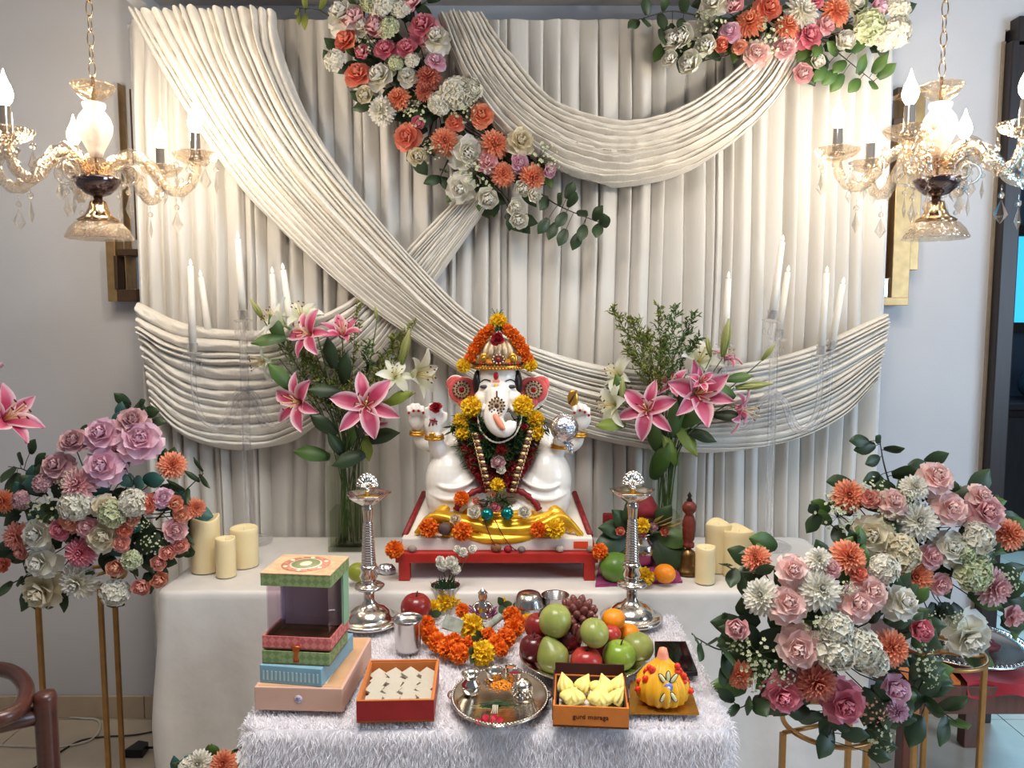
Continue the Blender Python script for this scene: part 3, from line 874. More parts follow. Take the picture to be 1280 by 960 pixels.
gt([(520, 668, 2.19), (540, 646, 2.2), (575, 652, 2.19), (622, 662, 2.18), (668, 660, 2.18), (702, 646, 2.2), (728, 670, 2.19)], 7)
gt([(545, 640, 2.22), (590, 649, 2.2), (622, 653, 2.19), (660, 650, 2.2), (698, 638, 2.23)], 6)
gt([(552, 668, 2.18), (590, 673, 2.175), (622, 675, 2.17), (660, 673, 2.175), (696, 668, 2.18)], 6)
gt([(560, 634, 2.25), (600, 640, 2.22), (622, 643, 2.21), (650, 641, 2.22), (690, 630, 2.26)], 5)
gt([(530, 662, 2.2), (552, 640, 2.23), (566, 632, 2.25)], 8); gt([(716, 664, 2.2), (698, 642, 2.23), (684, 632, 2.25)], 8)
finish(g.obj('gold_cushion', M_GOLDC, S), .0045, 4)

# body, one continuous skin
B = MB()
def blob(u, v, Y, rx, ry, d, mb=B, M=None):
    mb.ell(py(u, v, Y), (rx*px(Y), d, ry*px(Y)), 24, 16)
def limb(pts, rs, mb=B, n=18):
    P = smooth([py(a, b, y) for a, b, y in pts], n)
    R = smooth([Vector((r, 0, 0)) for r in rs], n)
    mb.tube(P, [max(.3, r.x)*px(2.28) for r in R], 12)
def surf(u, v, e, lift=.0):
    uc, vc, Yc, rx, ry, d = e
    q = 1-((u-uc)/rx)**2-((v-vc)/ry)**2
    return Yc-d*math.sqrt(max(q, .02))-lift
KL1, KL2 = (561, 601, 2.305, 30, 41, .068), (571, 619, 2.30, 40, 41, .075)
KR1, KR2 = (684, 600, 2.305, 31, 42, .068), (674, 619, 2.30, 41, 41, .075)
HD = (622, 488, 2.31, 28, 31, .065)
for e in (KL1, KL2, KR1, KR2, HD): blob(*e)
blob(622, 630, 2.37, 78, 30, .07); blob(622, 575, 2.37, 48, 55, .075); blob(622, 597, 2.33, 42, 36, .07)
blob(576, 548, 2.375, 18, 20, .045); blob(668, 548, 2.375, 18, 20, .045)
blob(622, 471, 2.30, 25, 20, .05); blob(604, 499, 2.285, 12, 13, .035); blob(641, 499, 2.285, 12, 13, .035); blob(622, 530, 2.36, 22, 20, .05)
# folds of the dhoti over each knee
for e, sg in ((KL2, 1), (KR2, -1)):
    cx = e[0]
    for k, (w1, dv, rr) in enumerate(((30, -22, 2.3), (34, -8, 2.8), (35, 6, 3.0), (32, 18, 2.6))):
        pts = []
        for i in range(9):
            f = i/8*2-1
            u = cx+f*w1*sg*-1; v = e[1]+dv+13*(1-f*f)+6*f
            pts.append((u, v, surf(u, v, e, .0012)))
        limb(pts, [.6, rr, rr, rr, .6])
# front hand raised in blessing, the three other hands
limb([(577, 550, 2.37), (562, 568, 2.33), (550, 564, 2.29), (545, 552, 2.27), (542, 540, 2.262)], [15, 14, 12, 10, 9])
blob(542, 529, 2.258, 12, 16, .016)
for i, (a, b) in enumerate(((533, 509), (538, 504), (544, 503), (550, 506))): limb([(534+4.6*i, 520, 2.256), (a+.5, b+8, 2.252), (a, b, 2.247)], [3.6, 3.4, 2.6], n=8)
limb([(551, 530, 2.254), (556, 523, 2.25), (557, 515, 2.248)], [4, 3.6, 2.6], n=8)
limb([(574, 540, 2.40), (548, 554, 2.40), (528, 552, 2.385), (522, 540, 2.375)], [13, 12, 10, 8])
blob(521, 524, 2.37, 11, 14, .02)
for i, (a, b) in enumerate(((511, 509), (516, 506), (522, 506), (528, 509))): limb([(514+4.5*i, 518, 2.352), (a, b, 2.348), (a+1, b+8, 2.338)], [3.5, 3.5, 2.6], n=10)
limb([(668, 550, 2.37), (684, 568, 2.33), (694, 566, 2.30), (699, 556, 2.275)], [15, 14, 12, 9])
blob(703, 551, 2.265, 13, 7, .035)
for i in range(4): limb([(696+5*i, 551, 2.24), (697+5.2*i, 549, 2.225), (698+5*i, 544, 2.222)], [3.4, 3.2, 2.4], n=8)
limb([(672, 540, 2.40), (700, 556, 2.40), (718, 554, 2.385), (724, 542, 2.375)], [13, 12, 10, 8])
blob(727, 523, 2.37, 12, 15, .02)
for i, (a, b) in enumerate(((718, 508), (724, 505), (730, 507), (735, 511))): limb([(720+4.5*i, 518, 2.352), (a, b, 2.348), (a+.5, b+8, 2.338)], [3.6, 3.6, 2.6], n=10)
# ears
for sg, cu in ((-1, 580), (1, 665)):
    B.ell(py(cu, 490, 2.335), (21*px(2.33), .012, 20*px(2.33)), 24, 12); B.ell(py(cu-sg*-14*sg*sg if False else cu+sg*10, 480, 2.338), (13*px(2.33), .010, 12*px(2.33)), 20, 10)
    B.ell(py(cu-sg*4, 506, 2.333), (12*px(2.33), .012, 10*px(2.33)), 20, 10)
# trunk curling up to one side, and the broken tusk stub
limb([(622, 490, 2.258), (622, 506, 2.236), (617, 520, 2.224), (621, 532, 2.214), (630, 538, 2.206), (638, 534, 2.204), (640, 526, 2.208)], [16, 14, 13, 11.5, 9.5, 7.5, 6], n=26)
limb([(606, 508, 2.255), (602, 513, 2.245)], [4, 2.2], n=6); limb([(638, 508, 2.255), (643, 514, 2.24)], [4, 2.2], n=6)
# folded foot in front
limb([(655, 636, 2.26), (640, 640, 2.235), (626, 646, 2.22)], [11, 9, 7], n=10)
body = B.obj('body', M_WHITE, S)
finish(body, .0033, 5)
# painted and set-on details
k23 = px(2.28)
for sg, cu in ((-1, 580), (1, 665)):
    lin = MB()
    lin.ell(py(cu+sg*1, 488, 2.3225), (19.5*k23, .004, 17.5*k23), 24, 8); lin.ell(py(cu+sg*11, 480, 2.327), (11.5*k23, .004, 10.5*k23), 16, 8); lin.ell(py(cu-sg*3, 503, 2.3215), (11*k23, .004, 8*k23), 16, 8)
    lin.obj('ear_lining', M_PINK, S)
    cu2 = 577 if sg < 0 else 667
    m = MB(); c = py(cu2, 487, 2.317)
    m.ell(c, (11*k23, .003, 11*k23), 20, 8, 0)
    for i in range(14):
        a_ = i*2*PI/14
        m.ell(c+Vector((math.cos(a_)*10.5*k23, -.002, math.sin(a_)*10.5*k23)), 1.5*k23, 6, 4, 1)
        m.ell(c+Vector((math.cos(a_)*6.5*k23, -.0035, math.sin(a_)*6.5*k23)), 1.2*k23, 6, 4, 1)
    m.ell(c+Vector((0, -.004, 0)), (3.6*k23, .003, 3.6*k23), 10, 6, 2)
    m.obj('ear_ornament', [M_BEIGE, M_BROWN, M_RUBY], S)
    h = MB(); h.ell(py(622+sg*25, 479, 2.30), (6*k23, .03, 17*k23), 14, 10); h.obj('hair', M_BLACK, S)
    ue = 606 if sg < 0 else 639
    ey = surf(ue, 483, HD)
    e = MB(); e.ell(py(ue, 483.5, ey+.0015), (6.5*k23, .006, 2.6*k23), 14, 8); e.obj('eye', mat('eye_paint', (62, 58, 62), .3, var=.2), S)
    e = MB(); e.tube(smooth([py(ue-7, 478+(1 if sg < 0 else -1.5), surf(ue-7, 478, HD, .001)), py(ue, 474.5, surf(ue, 475, HD, .002)), py(ue+7, 478-(2 if sg < 0 else -1), surf(ue+7, 478, HD, .001))], 8), .8*k23, 5); e.obj('eyebrow', M_BLACK, S)
    e = MB(); uu = 622+sg*11.5
    e.tube([py(uu, 495, surf(uu, 495, HD, .006)), py(uu+sg*.5, 505, surf(uu, 500, HD, .012))], 1.1*k23, 5); e.obj('pink_line', mat('pink_paint', (196, 70, 130), .4), S)
m = MB()
m.ell(py(620, 470, 2.247), (3.2*k23, .004, 5*k23), 10, 8, 0); m.box(py(620, 477, 2.241), (9*k23, .004, 3*k23), 1); m.ell(py(620, 484, 2.238), (2.5*k23, .004, 4*k23), 8, 6, 2)
m.obj('forehead_mark', [M_RUBY, mat('salmon_paint', (230, 140, 110), .4), mat('yellow_paint', (230, 180, 40), .4)], S)
m = MB(); c = py(621, 507, 2.203)
m.ell(c, (9.5*k23, .003, 9.5*k23), 16, 6, 0); m.ell(c+Vector((0, -.003, 0)), (3*k23, .003, 3*k23), 8, 6, 1)
for r_, n_ in ((9.5, 14), (6, 9)):
    for i in range(n_): m.ell(c+Vector((math.cos(i*2*PI/n_)*r_*k23, -.003, math.sin(i*2*PI/n_)*r_*k23)), 1.4*k23, 6, 4, 1)
m.tube([py(621, 497, 2.206), py(621, 489, 2.222)], 1.3*k23, 5, 1)
for i in range(5): m.ell(py(615+3*i, 518+(2-abs(i-2)), 2.2), 1.5*k23, 6, 4, 0)
m.obj('trunk_ornament', [M_BEIGE, M_BROWN], S)
m = MB(); m.tube(smooth([py(618, 518, 2.1965), py(624, 528, 2.189), (py(630, 537, 2.181))], 8), [2.5*k23, 3.6*k23, 4*k23, 4.2*k23, 4.2*k23, 4*k23, 3.2*k23, 2*k23], 8); m.obj('trunk_stripe', mat('salmon_paint', (230, 140, 110), .4), S)
nb = MB()
for (a, b, y) in ((511, 516, 2.332), (517, 513.5, 2.332), (523, 513.5, 2.332), (529, 516, 2.332), (718, 516, 2.332), (725, 513, 2.332), (731, 515, 2.332), (736, 519, 2.332), (636, 645, 2.214), (631, 648, 2.21), (642, 643, 2.22)):
    nb.ell(py(a, b, y), (1.9*k23, .002, 1.9*k23), 7, 5)
nb.obj('red_nail', M_RUBY, S)
pm = MB()
c = (541, 528); yy = 2.2405
for pts in (((536, 533), (539, 524), (541, 532)), ((541, 532), (544, 523), (546, 531)), ((537, 524), (547, 527))): pm.tube([py(a, b, yy) for a, b in pts], .9*k23, 5)
pm.obj('palm_mark', M_RUBY, S)
for u, v, y, r in ((543, 546, 2.262, 11), (522, 541, 2.375, 9.5), (700, 557, 2.277, 10.5), (724, 543, 2.375, 9.5)):
    c = py(u, v, y)
    m = MB()
    for dz, rr in ((-.004, 1), (.003, .96)): m.tube([c+Vector((math.cos(i*PI/8)*r*k23*rr, math.sin(i*PI/8)*r*k23*rr, dz)) for i in range(16)], 2.0*k23, 6, closed=True)
    if u == 543: m.ell(c+Vector((-.003, -.028, .008)), (4.5*k23, .004, 4.5*k23), 12, 6)
    m.obj('bracelet', M_GOLD, S)
# hatchet and crown
m = MB(); m.tube([py(722, 512, 2.345), py(718, 488, 2.345)], 1.6*k23, 6); m.ell(py(716, 498, 2.343), (7*k23, .004, 11*k23), 14, 8); m.tube([py(711, 505, 2.341), py(716, 497, 2.339), py(721, 488, 2.339)], 1.2*k23, 5, 1)
m.obj('hatchet', [M_GOLD, M_BROWN], S)
cz = py(623, 460, 2.315)
cr = MB()
A_ = T3(cz.x, cz.y, cz.z)
cr.lathe([(27*k23, -.002), (33*k23, 0), (33.5*k23, 4*k23), (31*k23, 7*k23), (29*k23, 12*k23), (24*k23, 14*k23)], 40, 0, A_)
cr.lathe([(26*k23, 12*k23), (24*k23, 20*k23), (19*k23, 30*k23), (14*k23, 37*k23), (0, 41*k23)], 32, 1, A_)
for i in range(26):
    a_ = -PI*i/25
    cr.ell(cz+Vector((math.cos(a_)*33*k23, math.sin(a_)*33*k23, 7*k23)), 2.2*k23, 7, 5, 3 if i % 3 == 0 else 2)
    cr.ell(cz+Vector((math.cos(a_)*33.4*k23, math.sin(a_)*33.4*k23, 1.2*k23)), 1.7*k23, 6, 4, 4)
for i in range(9):
    a_ = -PI*(i+.5)/9
    r0, r1 = 25*k23, 16*k23
    p0 = cz+Vector((math.cos(a_)*r0, math.sin(a_)*r0, 17*k23)); p1 = cz+Vector((math.cos(a_)*r1, math.sin(a_)*r1, 36*k23))
    cr.tube(smooth([p0, (p0+p1)/2+Vector((math.cos(a_), math.sin(a_), 0))*.006, p1], 8), [2.6*k23, 3.6*k23, 3.8*k23, 3.6*k23, 3.2*k23, 3*k23, 2.4*k23, 1.6*k23], 8, 1)
for du in (-18, 18):
    c = py(623+du, 449, 2.325-.066)
    cr.ell(c, (6*k23, .004, 8*k23), 12, 6, 0); cr.ell(c+Vector((0, -.004, 0)), (3*k23, .003, 4*k23), 10, 6, 4)
c = py(623, 449, 2.24); cr.ell(c, (9*k23, .004, 7*k23), 12, 6, 2); cr.ell(c+Vector((0, -.004, 0)), 2.6*k23, 8, 6, 3)
for i in range(10): cr.ell(c+Vector((math.cos(i*PI/5)*7*k23, -.003, math.sin(i*PI/5)*5.4*k23)), 1.3*k23, 6, 4, 1)
cr.obj('crown', [M_GOLD, M_BEIGE, M_BROWN, M_RUBY, M_GOLD], S)
# brocade hem and bead chains worn by the figure
for sg in (-1, 1):
    m = MB(); m.tube(smooth([py(622+sg*12, 612, 2.245), py(622+sg*28, 614, 2.232), py(622+sg*45, 626, 2.225), py(622+sg*52, 637, 2.225)], 14), [(3.4+1.2*(i % 2))*k23 for i in range(14)], 8); m.obj('red_hem', M_BROC, S)
    m = MB()
    for i in range(17):
        f = i/16
        u, v = (595+(612-595)*f, 543+(612-543)*f) if sg < 0 else (662+(640-662)*f, 540+(612-540)*f)
        y = 2.236-.026*math.sin(PI*f)-.022*f
        m.ell(py(u, v, y), (3.7*k23, 3.4*k23, 2.6*k23), 8, 6, i % 2)
        m.ell(py(u+4.6*sg, v, y+.004), (1.2*k23, 1.2*k23, 2.4*k23), 6, 4, 0)
    m.obj('bead_chain', [mat('gold_bead', (234, 202, 150), .25, .7, var=.1), M_BROWN], S)
m = MB(); m.tube(smooth([py(597, 517, 2.245), py(600, 536, 2.238), (py(612, 550, 2.225)), py(626, 553, 2.222), py(642, 545, 2.228), py(650, 530, 2.238), py(652, 515, 2.246)], 40), [(1.0+.5*(i % 2))*k23 for i in range(40)], 6)
m.obj('pearl_string', mat('pearl', (232, 218, 196), .3), S)

# ---- garlands laid on the figure
def ring_blades(mb, path, n, L, wd, spread, mi=0):
    P = smooth(path, 60)
    for i in range(n):
        k = random.randrange(58); p = P[k].lerp(P[k+1], random.random())
        d = Vector((random.gauss(0, spread), -.35-random.random()*.4, random.gauss(-.15, spread))).normalized()
        add_petal(mb, random.random()*6, mi, 1, 3, frame(p+Vector((random.gauss(0, .006), random.gauss(0, .004), random.gauss(0, .006))), d), L=L*random.uniform(.6, 1.2), Wd=wd, tilt=.15, curl=.6, cup=0, tip=.1)
gd = thing('grass_garland', 'dark green grass garland with red blossoms across the statue chest', 'garland', py(622, 560, 2.24))
mb = MB()
ring_blades(mb, [py(583, 518, 2.285), py(582, 545, 2.272), py(596, 575, 2.248), py(622, 598, 2.232), py(648, 575, 2.248), py(664, 545, 2.272), py(662, 515, 2.285)], 900, .042, .0022, .75)
ring_blades(mb, [py(598, 525, 2.262), py(602, 550, 2.248), py(622, 572, 2.236), py(642, 552, 2.248), py(650, 522, 2.262)], 900, .036, .0024, .6)
ring_blades(mb, [py(606, 545, 2.262), py(622, 560, 2.252), py(638, 545, 2.262)], 500, .036, .0024, .6)
for pth in ([py(586, 520, 2.30), py(590, 550, 2.292), py(622, 590, 2.262), py(654, 550, 2.292), py(658, 520, 2.30)], [py(603, 535, 2.285), py(622, 560, 2.27), py(641, 535, 2.285)]): mb.tube(smooth(pth, 20), 12*k23, 10)
mb.obj('grass_blade', DURVA, gd, kind='stuff')
for u, v, d, y in ((627, 562, 20, 2.222), (603, 546, 13, 2.232), (595, 524, 11, 2.25), (655, 534, 12, 2.238)):
    inst('rose', RD, frame(py(u, v, y), (0, -1, .3), d*.5*px(y), random.random()*6), gd)
pg = thing('petal_garland', 'deep red petal garland with yellow marigolds over the statue shoulders', 'garland', py(622, 600, 2.24))
mb = MB()
def petal_rope(mb, path, n, rad, L):
    P = smooth(path, 40)
    for i in range(n):
        f = random.random()*38; k = int(f); p = P[k].lerp(P[k+1], f-k)
        a_ = random.random()*2*PI; t_ = (P[k+1]-P[k]).normalized()
        x = t_.cross(Vector((0, 1, 0))).normalized(); d = x*math.cos(a_)+t_.cross(x)*math.sin(a_)
        add_petal(mb, 0, 0, 2, 2, frame(p+d*rad*.55, d+Vector((0, 0, -.3)), 1, random.random()*6), L=L, Wd=L*.42, tilt=.3, curl=.8, cup=.15*L, tip=.9)
petal_rope(mb, [py(580, 545, 2.275), py(587, 565, 2.258), py(600, 590, 2.238), py(615, 607, 2.222)], 620, .019, .014)
petal_rope(mb, [py(667, 545, 2.275), py(660, 565, 2.258), py(646, 590, 2.238), py(630, 607, 2.222)], 620, .019, .014)
petal_rope(mb, [py(600, 582, 2.245), py(622, 600, 2.222), py(648, 578, 2.245)], 380, .018, .013)
mb.obj('red_petal', RP, pg, kind='stuff')
for c, u, v, d, y in (('y', 590, 508, 29, 2.252), ('y', 653, 507, 29, 2.252), ('y', 577, 527, 24, 2.268), ('y', 669, 524, 24, 2.268), ('y', 579, 541, 21, 2.258), ('y', 670, 541, 22, 2.258), ('y', 622, 606, 20, 2.203)):
    mari(c, u, v, d, y, pg)
mb = MB(); ring_blades(mb, [py(565, 530, 2.29), py(575, 534, 2.272), py(590, 533, 2.27)], 60, .03, .003, .6); ring_blades(mb, [py(655, 533, 2.27), py(669, 533, 2.272), py(682, 535, 2.29)], 60, .03, .003, .6)
mb.obj('leaf_tuft', DURVA, pg)
inst('flower', flower_mesh('B', 'm', 1), frame(py(622, 578, 2.206), (0, -1, .3), 11*px(2.2), 0), pg); inst('flower', flower_mesh('B', 'w', 2), frame(py(626, 587, 2.2), (0, -1, .3), 7*px(2.2), 0), pg)
cg = thing('crown_garland', 'orange marigold garland with a yellow top arched over the statue crown', 'garland', py(622, 455, 2.27))
for c, u, v, d in (('o', 612, 413, 17), ('o', 605, 418, 17), ('o', 599, 427, 18), ('o', 593, 437, 18), ('o', 588, 447, 17), ('o', 634, 412, 17), ('o', 641, 418, 18), ('o', 648, 427, 19), ('o', 654, 438, 19), ('o', 659, 448, 17),
                   ('y', 580, 457, 20), ('y', 663, 456, 19), ('y', 623, 402, 24)):
    mari(c, u, v, d, 2.275 if v > 410 else 2.285, cg)
inst('rose', RD, frame(py(622, 423, 2.235), (0, -1, .4), 10.5*px(2.2), 1), cg)
mb = MB(); ring_blades(mb, [py(612, 409, 2.28), py(622, 411, 2.265), py(634, 409, 2.28)], 50, .012, .003, .6)
for i in range(16):
    a_ = i*.4; mb.tube([py(621, 396, 2.285), py(621, 396, 2.285)+Vector((.020*math.cos(a_), .014*math.sin(a_), .012+.014*random.random()))], .0006, 3)
mb.obj('dark_leaf_band', DURVA, cg)
inst('rose', RD, frame(py(545, 509, 2.225), (0, -.9, .6), 9.5*px(2.2), 0), None, label='small deep red rose tucked in the raised blessing hand of the statue', cat='flower')
m = MB()
def foilf(p):
    a_ = math.atan2(p.y, p.x); k = 1+.06*math.cos(9*a_)
    z = p.z
    s_ = 1 if z < .2 else 1-.5*((z-.2)/.8)**2
    return Vector((p.x*k*s_, p.y*k*s_, z*1.05))
c = py(705, 534, 2.235)
m.ell(c, (17*k23, .036, 18*k23), 36, 16, fn=foilf)
for i in range(7): m.tube([c+Vector((.012*math.cos(i), .01*math.sin(i), -.035)), c+Vector((.02+.006*math.cos(i*2), -.01, -.052-.004*i % 3))], .003, 5)
m.obj('foil_sweet', M_FOIL, None, label='crinkled silver foil sweet held on the statue palm', cat='sweet')

# ---- loose things on the cushion, slab and stool
for c, u, v, d, y, lab in (
    ('o', 577, 623, 21, 2.205, 'orange marigold lodged against the statue knee above the gold cloth'),
    ('o', 536, 660, 27, 2.165, 'orange marigold on the gold cloth beside the brown nut, outermost'),
    ('o', 578, 664, 27, 2.155, 'orange marigold on the slab edge between the brown nut and the teal baubles'),
    ('o', 673, 662, 23, 2.155, 'orange marigold on the slab touching the loose yellow marigold'),
    ('y', 694, 661, 28, 2.155, 'yellow marigold lying on the gold cloth near the orange sticker'),
    ('o', 493, 687, 25, 2.13, 'orange marigold on the stool corner near the plain green lime'),
    ('o', 750, 689, 22, 2.13, 'orange marigold on the stool corner next to the purple cloth')):
    mari(c, u, v, d, y, None, label=lab, cat='flower', group='loose marigolds at the statue')
for u, v, lab in ((609, 643, 'teal green shiny bauble under the statue, nearer the lone brown nut on the cloth'), (634, 642, 'teal green shiny bauble under the statue, nearer the loose yellow marigold')):
    MB().ell(py(u, v, 2.165), 8.3*px(2.165), 20, 14).obj('bauble', mat('teal_foil', (20, 120, 116), .18, .7, var=.2, vscale=60, bump=.3, bscale=150), None, label=lab, cat='ornament', group='teal baubles')
for k, u, v, d, lab in (('Bw', 592, 640, 20, 'small white blossom beside the bauble nearer the brown nut'), ('Bw', 655, 640, 20, 'small white blossom beside the bauble nearer the yellow marigold'), ('Bc', 569, 649, 17, 'pale yellow blossom on the gold cloth above the brown nut'),
                        ('Bd', 618, 634, 16, 'dark pink blossom above the two teal baubles'), ('Bm', 604, 630, 17, 'mauve blossom behind the dark pink one on the statue lap'), ('Be', 618, 617, 12, 'pale peach blossom below the yellow marigold of the garland'), ('Be', 595, 626, 13, 'pale peach blossom beside the orange marigold at the statue knee')):
    inst('blossom', flower_mesh(k[0], k[1], 2), frame(py(u, v, 2.175 if v > 630 else 2.20), (random.uniform(-.2, .2), -1, .4), d*.5*px(2.17), 0), None, label=lab, cat='flower')
mb = MB(); ring_blades(mb, [py(606, 628, 2.19), py(622, 622, 2.18), py(640, 630, 2.19)], 90, .024, .0022, .7); mb.obj('grass_tuft', DURVA, None, label='tuft of dark green grass tied above the teal baubles', cat='grass')
MB().ell(py(556, 661, 2.16), (9*px(2.16), .016, 8*px(2.16)), 14, 10).obj('nut', mat('dark_nut', (84, 64, 60), .6, var=.3), None, label='dark brown betel nut between two orange marigolds on the gold cloth', cat='nut')
m = MB(); m.tube(smooth([py(606, 650, 2.16), py(612, 668, 2.155), py(620, 684, 2.145), py(626, 690, 2.143)], 12), .0016, 5); m.tube(smooth([py(619, 650, 2.16), py(628, 668, 2.155), py(640, 684, 2.145), py(652, 692, 2.143)], 12), .0016, 5)
m.obj('cord', mat('maroon_thread', (110, 26, 30), .8), None, label='pair of maroon threads hanging over the slab from the baubles', cat='cord')
for u, v, r, c, nm, lab in ((620, 688, 7, (128, 82, 52), 'nut', 'light brown nut on the red stool at the end of the maroon threads'), (635, 691, 5.5, (150, 24, 40), 'berry', 'small crimson berry on the red stool beside the light brown nut'), (652, 692, 5, (120, 108, 104), 'pebble', 'grey pebble on the red stool past the crimson berry'), (700, 691, 5.5, (176, 164, 152), 'pebble', 'pale pebble on the red stool near the orange sticker'), (738, 690, 5, (130, 120, 110), 'pebble', 'grey brown pebble beside the corner marigold near the purple cloth'), (515, 690, 6, (150, 136, 124), 'pebble', 'flat pale pebble on the stool near the vase side corner')):
    p_ = py(u, v, 2.15)
    MB().ell((p_.x, 2.152, ztop+r*.8*px(2.15)), (r*px(2.15), .010, r*.8*px(2.15)), 10, 8).obj(nm, mat('loose_%d_%d' % (u, v), c, .6, var=.2), None, label=lab, cat=nm)
p_, q_ = py(717, 676, 2.1645), py(735, 686, 2.1645)
MB().box(((p_.x+q_.x)/2, 2.1642, (p_.z+q_.z)/2), (q_.x-p_.x, .0014, .0195), M=None).obj('sticker', mat('orange_sticker', (222, 74, 36), .5), S)
# ------------------------------------------------------------------ lamps, candles, sweets, fruit
def onz(u, v, Z): return pz(u, v, Z)
def lamp(u, v, label):
    c = onz(u, v, FZ+.006)
    k = px(c.y)
    t = thing('oil_lamp', label, 'oil lamp', (c.x, c.y, FZ+.004), 'pair of tall silver oil lamps')
    A = T3(c.x, c.y, FZ+.004)
    h = lambda q: q*k
    MB().lathe([(h(30), 0), (h(39), h(2)), (h(40), h(5)), (h(36), h(7)), (h(30), h(8)), (h(29), h(11)), (h(25), h(17)), (h(18), h(21)), (h(11), h(24)), (h(8), h(30)), (h(7), h(38)), (h(8), h(46))], 48, M=A).obj('base', M_SILVER, t)
    MB().lathe([(h(8), h(44)), (h(18), h(46)), (h(20), h(49)), (h(17), h(51)), (h(9), h(51)), (h(10), h(57)), (h(12), h(62)), (h(9), h(68)), (h(12), h(72)), (h(10), h(77))], 32, M=A).obj('collar', M_SILVER, t)
    pf = [(h(10), h(77))]
    for i in range(17):
        z = 78+i*3.2; r_ = 8.5-i*.17
        pf += [(h(r_), h(z)), (h(r_+.9), h(z+.9)), (h(r_+.9), h(z+1.8)), (h(r_-.3), h(z+2.6))]
    pf += [(h(5.6), h(134)), (h(6.5), h(146)), (h(7.5), h(150)), (h(6), h(154))]
    MB().lathe(pf, 24, M=A).obj('shaft', M_SILVER, t)
    b = MB()
    prof = [(h(5), h(153)), (h(10), h(156)), (h(20), h(163)), (h(25), h(168)), (h(26), h(170)), (h(24), h(170)), (h(14), h(165)), (h(4), h(162))]
    n = 50; V = []
    for r_, z in prof:
        for i in range(n):
            a = 2*PI*i/n
            s_ = 1+(.22*max(0, math.cos(5*(a-.3)))**6)*(r_/h(26))
            V.append((r_*s_*math.cos(a), r_*s_*math.sin(a), z))
    b.add(V, [(q*n+i, q*n+(i+1) % n, (q+1)*n+(i+1) % n, (q+1)*n+i) for q in range(len(prof)-1) for i in range(n)], 0, A)
    b.obj('oil_bowl', M_SILVER, t)
    MB().lathe([(0, h(164.5)), (h(13), h(164.8)), (h(15), h(165.6)), (0, h(165.8))], 24, M=A).obj('oil', mat('lamp_oil', (206, 150, 50), .08, var=0, trans=.4), t)
    f = MB()
    f.lathe([(h(3), h(163)), (h(3), h(172)), (h(5), h(174)), (h(2), h(177))], 14, M=A)
    for i in range(9):
        a = math.radians(-80+20*i)
        f.tube([Vector((0, 0, h(177))), Vector((math.sin(a)*h(12), 0, h(177)+math.cos(a)*h(15)+h(1)))], [h(1.4), h(2.8)], 8, 0, A)
        f.ell(Vector((math.sin(a)*h(12), 0, h(178)+math.cos(a)*h(15))), (h(3.0), h(2.4), h(3.0)), 8, 6, 0, A)
    f.obj('shell_finial', M_SILVER, t)
lamp(462, 777, 'tall ribbed silver oil lamp behind the stack of gift boxes')
lamp(789, 774, 'tall ribbed silver oil lamp behind the fruit plate')

M_WAX = mat('cream_wax', (236, 218, 172), .45, var=.05, vscale=10, sss=.35)
def candle(u, v, w_, hgt, label, dip):
    c = onz(u, v, TZ+.004); k = px(c.y)
    r_ = w_*.5*k; H = hgt*k
    t = thing('pillar_candle', label, 'candle', (c.x, c.y, TZ+.003), 'cream pillar candles')
    n = 28; V = []
    prof = [(.97, 0), (1, .02), (1, .5), (1, .85), (1, .97), (.94, 1), (.84, .97), (.6, .93), (.2, .915), (0.001, .915)]
    for r0, z in prof:
        for i in range(n):
            a = 2*PI*i/n
            e = dip*(math.sin(2*a+u)+.5*math.sin(3*a+u*2)) if z > .84 else 0
            V.append((c.x+r_*r0*math.cos(a), c.y+r_*r0*math.sin(a), TZ+.003+H*z+e*r_*(.35+r0*.65)))
    m = MB(); m.add(V, [(q*n+i, q*n+(i+1) % n, (q+1)*n+(i+1) % n, (q+1)*n+i) for q in range(len(prof)-1) for i in range(n)])
    m.obj('wax_body', M_WAX, t)
    MB().tube([(c.x, c.y, TZ+H*.9), (c.x+.002, c.y, TZ+H*.9+.016)], .0012, 5).obj('wick', mat('wick', (230, 216, 180), .7), t)
for a in ((258, 712, 37, 70, 'tallest cream pillar candle at the table end by the lavender roses', .10), (283, 719, 25, 50, 'slim short cream pillar candle in front of two wider ones, beside the gift boxes', .04), (306, 706, 35, 50, 'wide short cream pillar candle with a wick next to the gift boxes', .02),
          (881, 727, 25, 47, 'slim short cream pillar candle beside the brass bell', .05), (897, 712, 33, 62, 'tall cream pillar candle at the back of the trio near the brass bell', .12), (922, 718, 38, 60, 'wide wavy-topped cream pillar candle above the coral dahlia', .12)):
    candle(*a)

# brass bell with a carved wooden handle
c = onz(860, 716, TZ+.004); k = px(c.y); A = T3(c.x, c.y, TZ+.004); h = lambda q: q*k
t = thing('hand_bell', 'brass hand bell with carved red-brown wooden handle', 'bell', (c.x, c.y, TZ+.004))
MB().lathe([(h(15), 0), (h(16), h(1.5)), (h(13), h(5)), (h(10), h(13)), (h(9.5), h(22)), (h(8), h(28)), (h(4), h(31)), (h(3), h(33))], 32, M=A).obj('bell_body', mat('aged_brass', (128, 100, 62), .32, .9, var=.25, vscale=50), t)
MB().lathe([(h(3), h(33)), (h(7), h(34)), (h(7), h(39)), (h(5), h(41)), (h(7), h(44)), (h(8), h(56)), (h(8.5), h(66)), (h(6), h(74)), (h(4.5), h(77)), (h(8), h(81)), (h(9), h(87)), (h(6), h(92)), (h(3), h(94))], 24, M=A, flute=.06, fn=8).obj('handle', mat('carved_wood', (112, 44, 30), .45, var=.35, vscale=60, bump=.5, bscale=120), t)
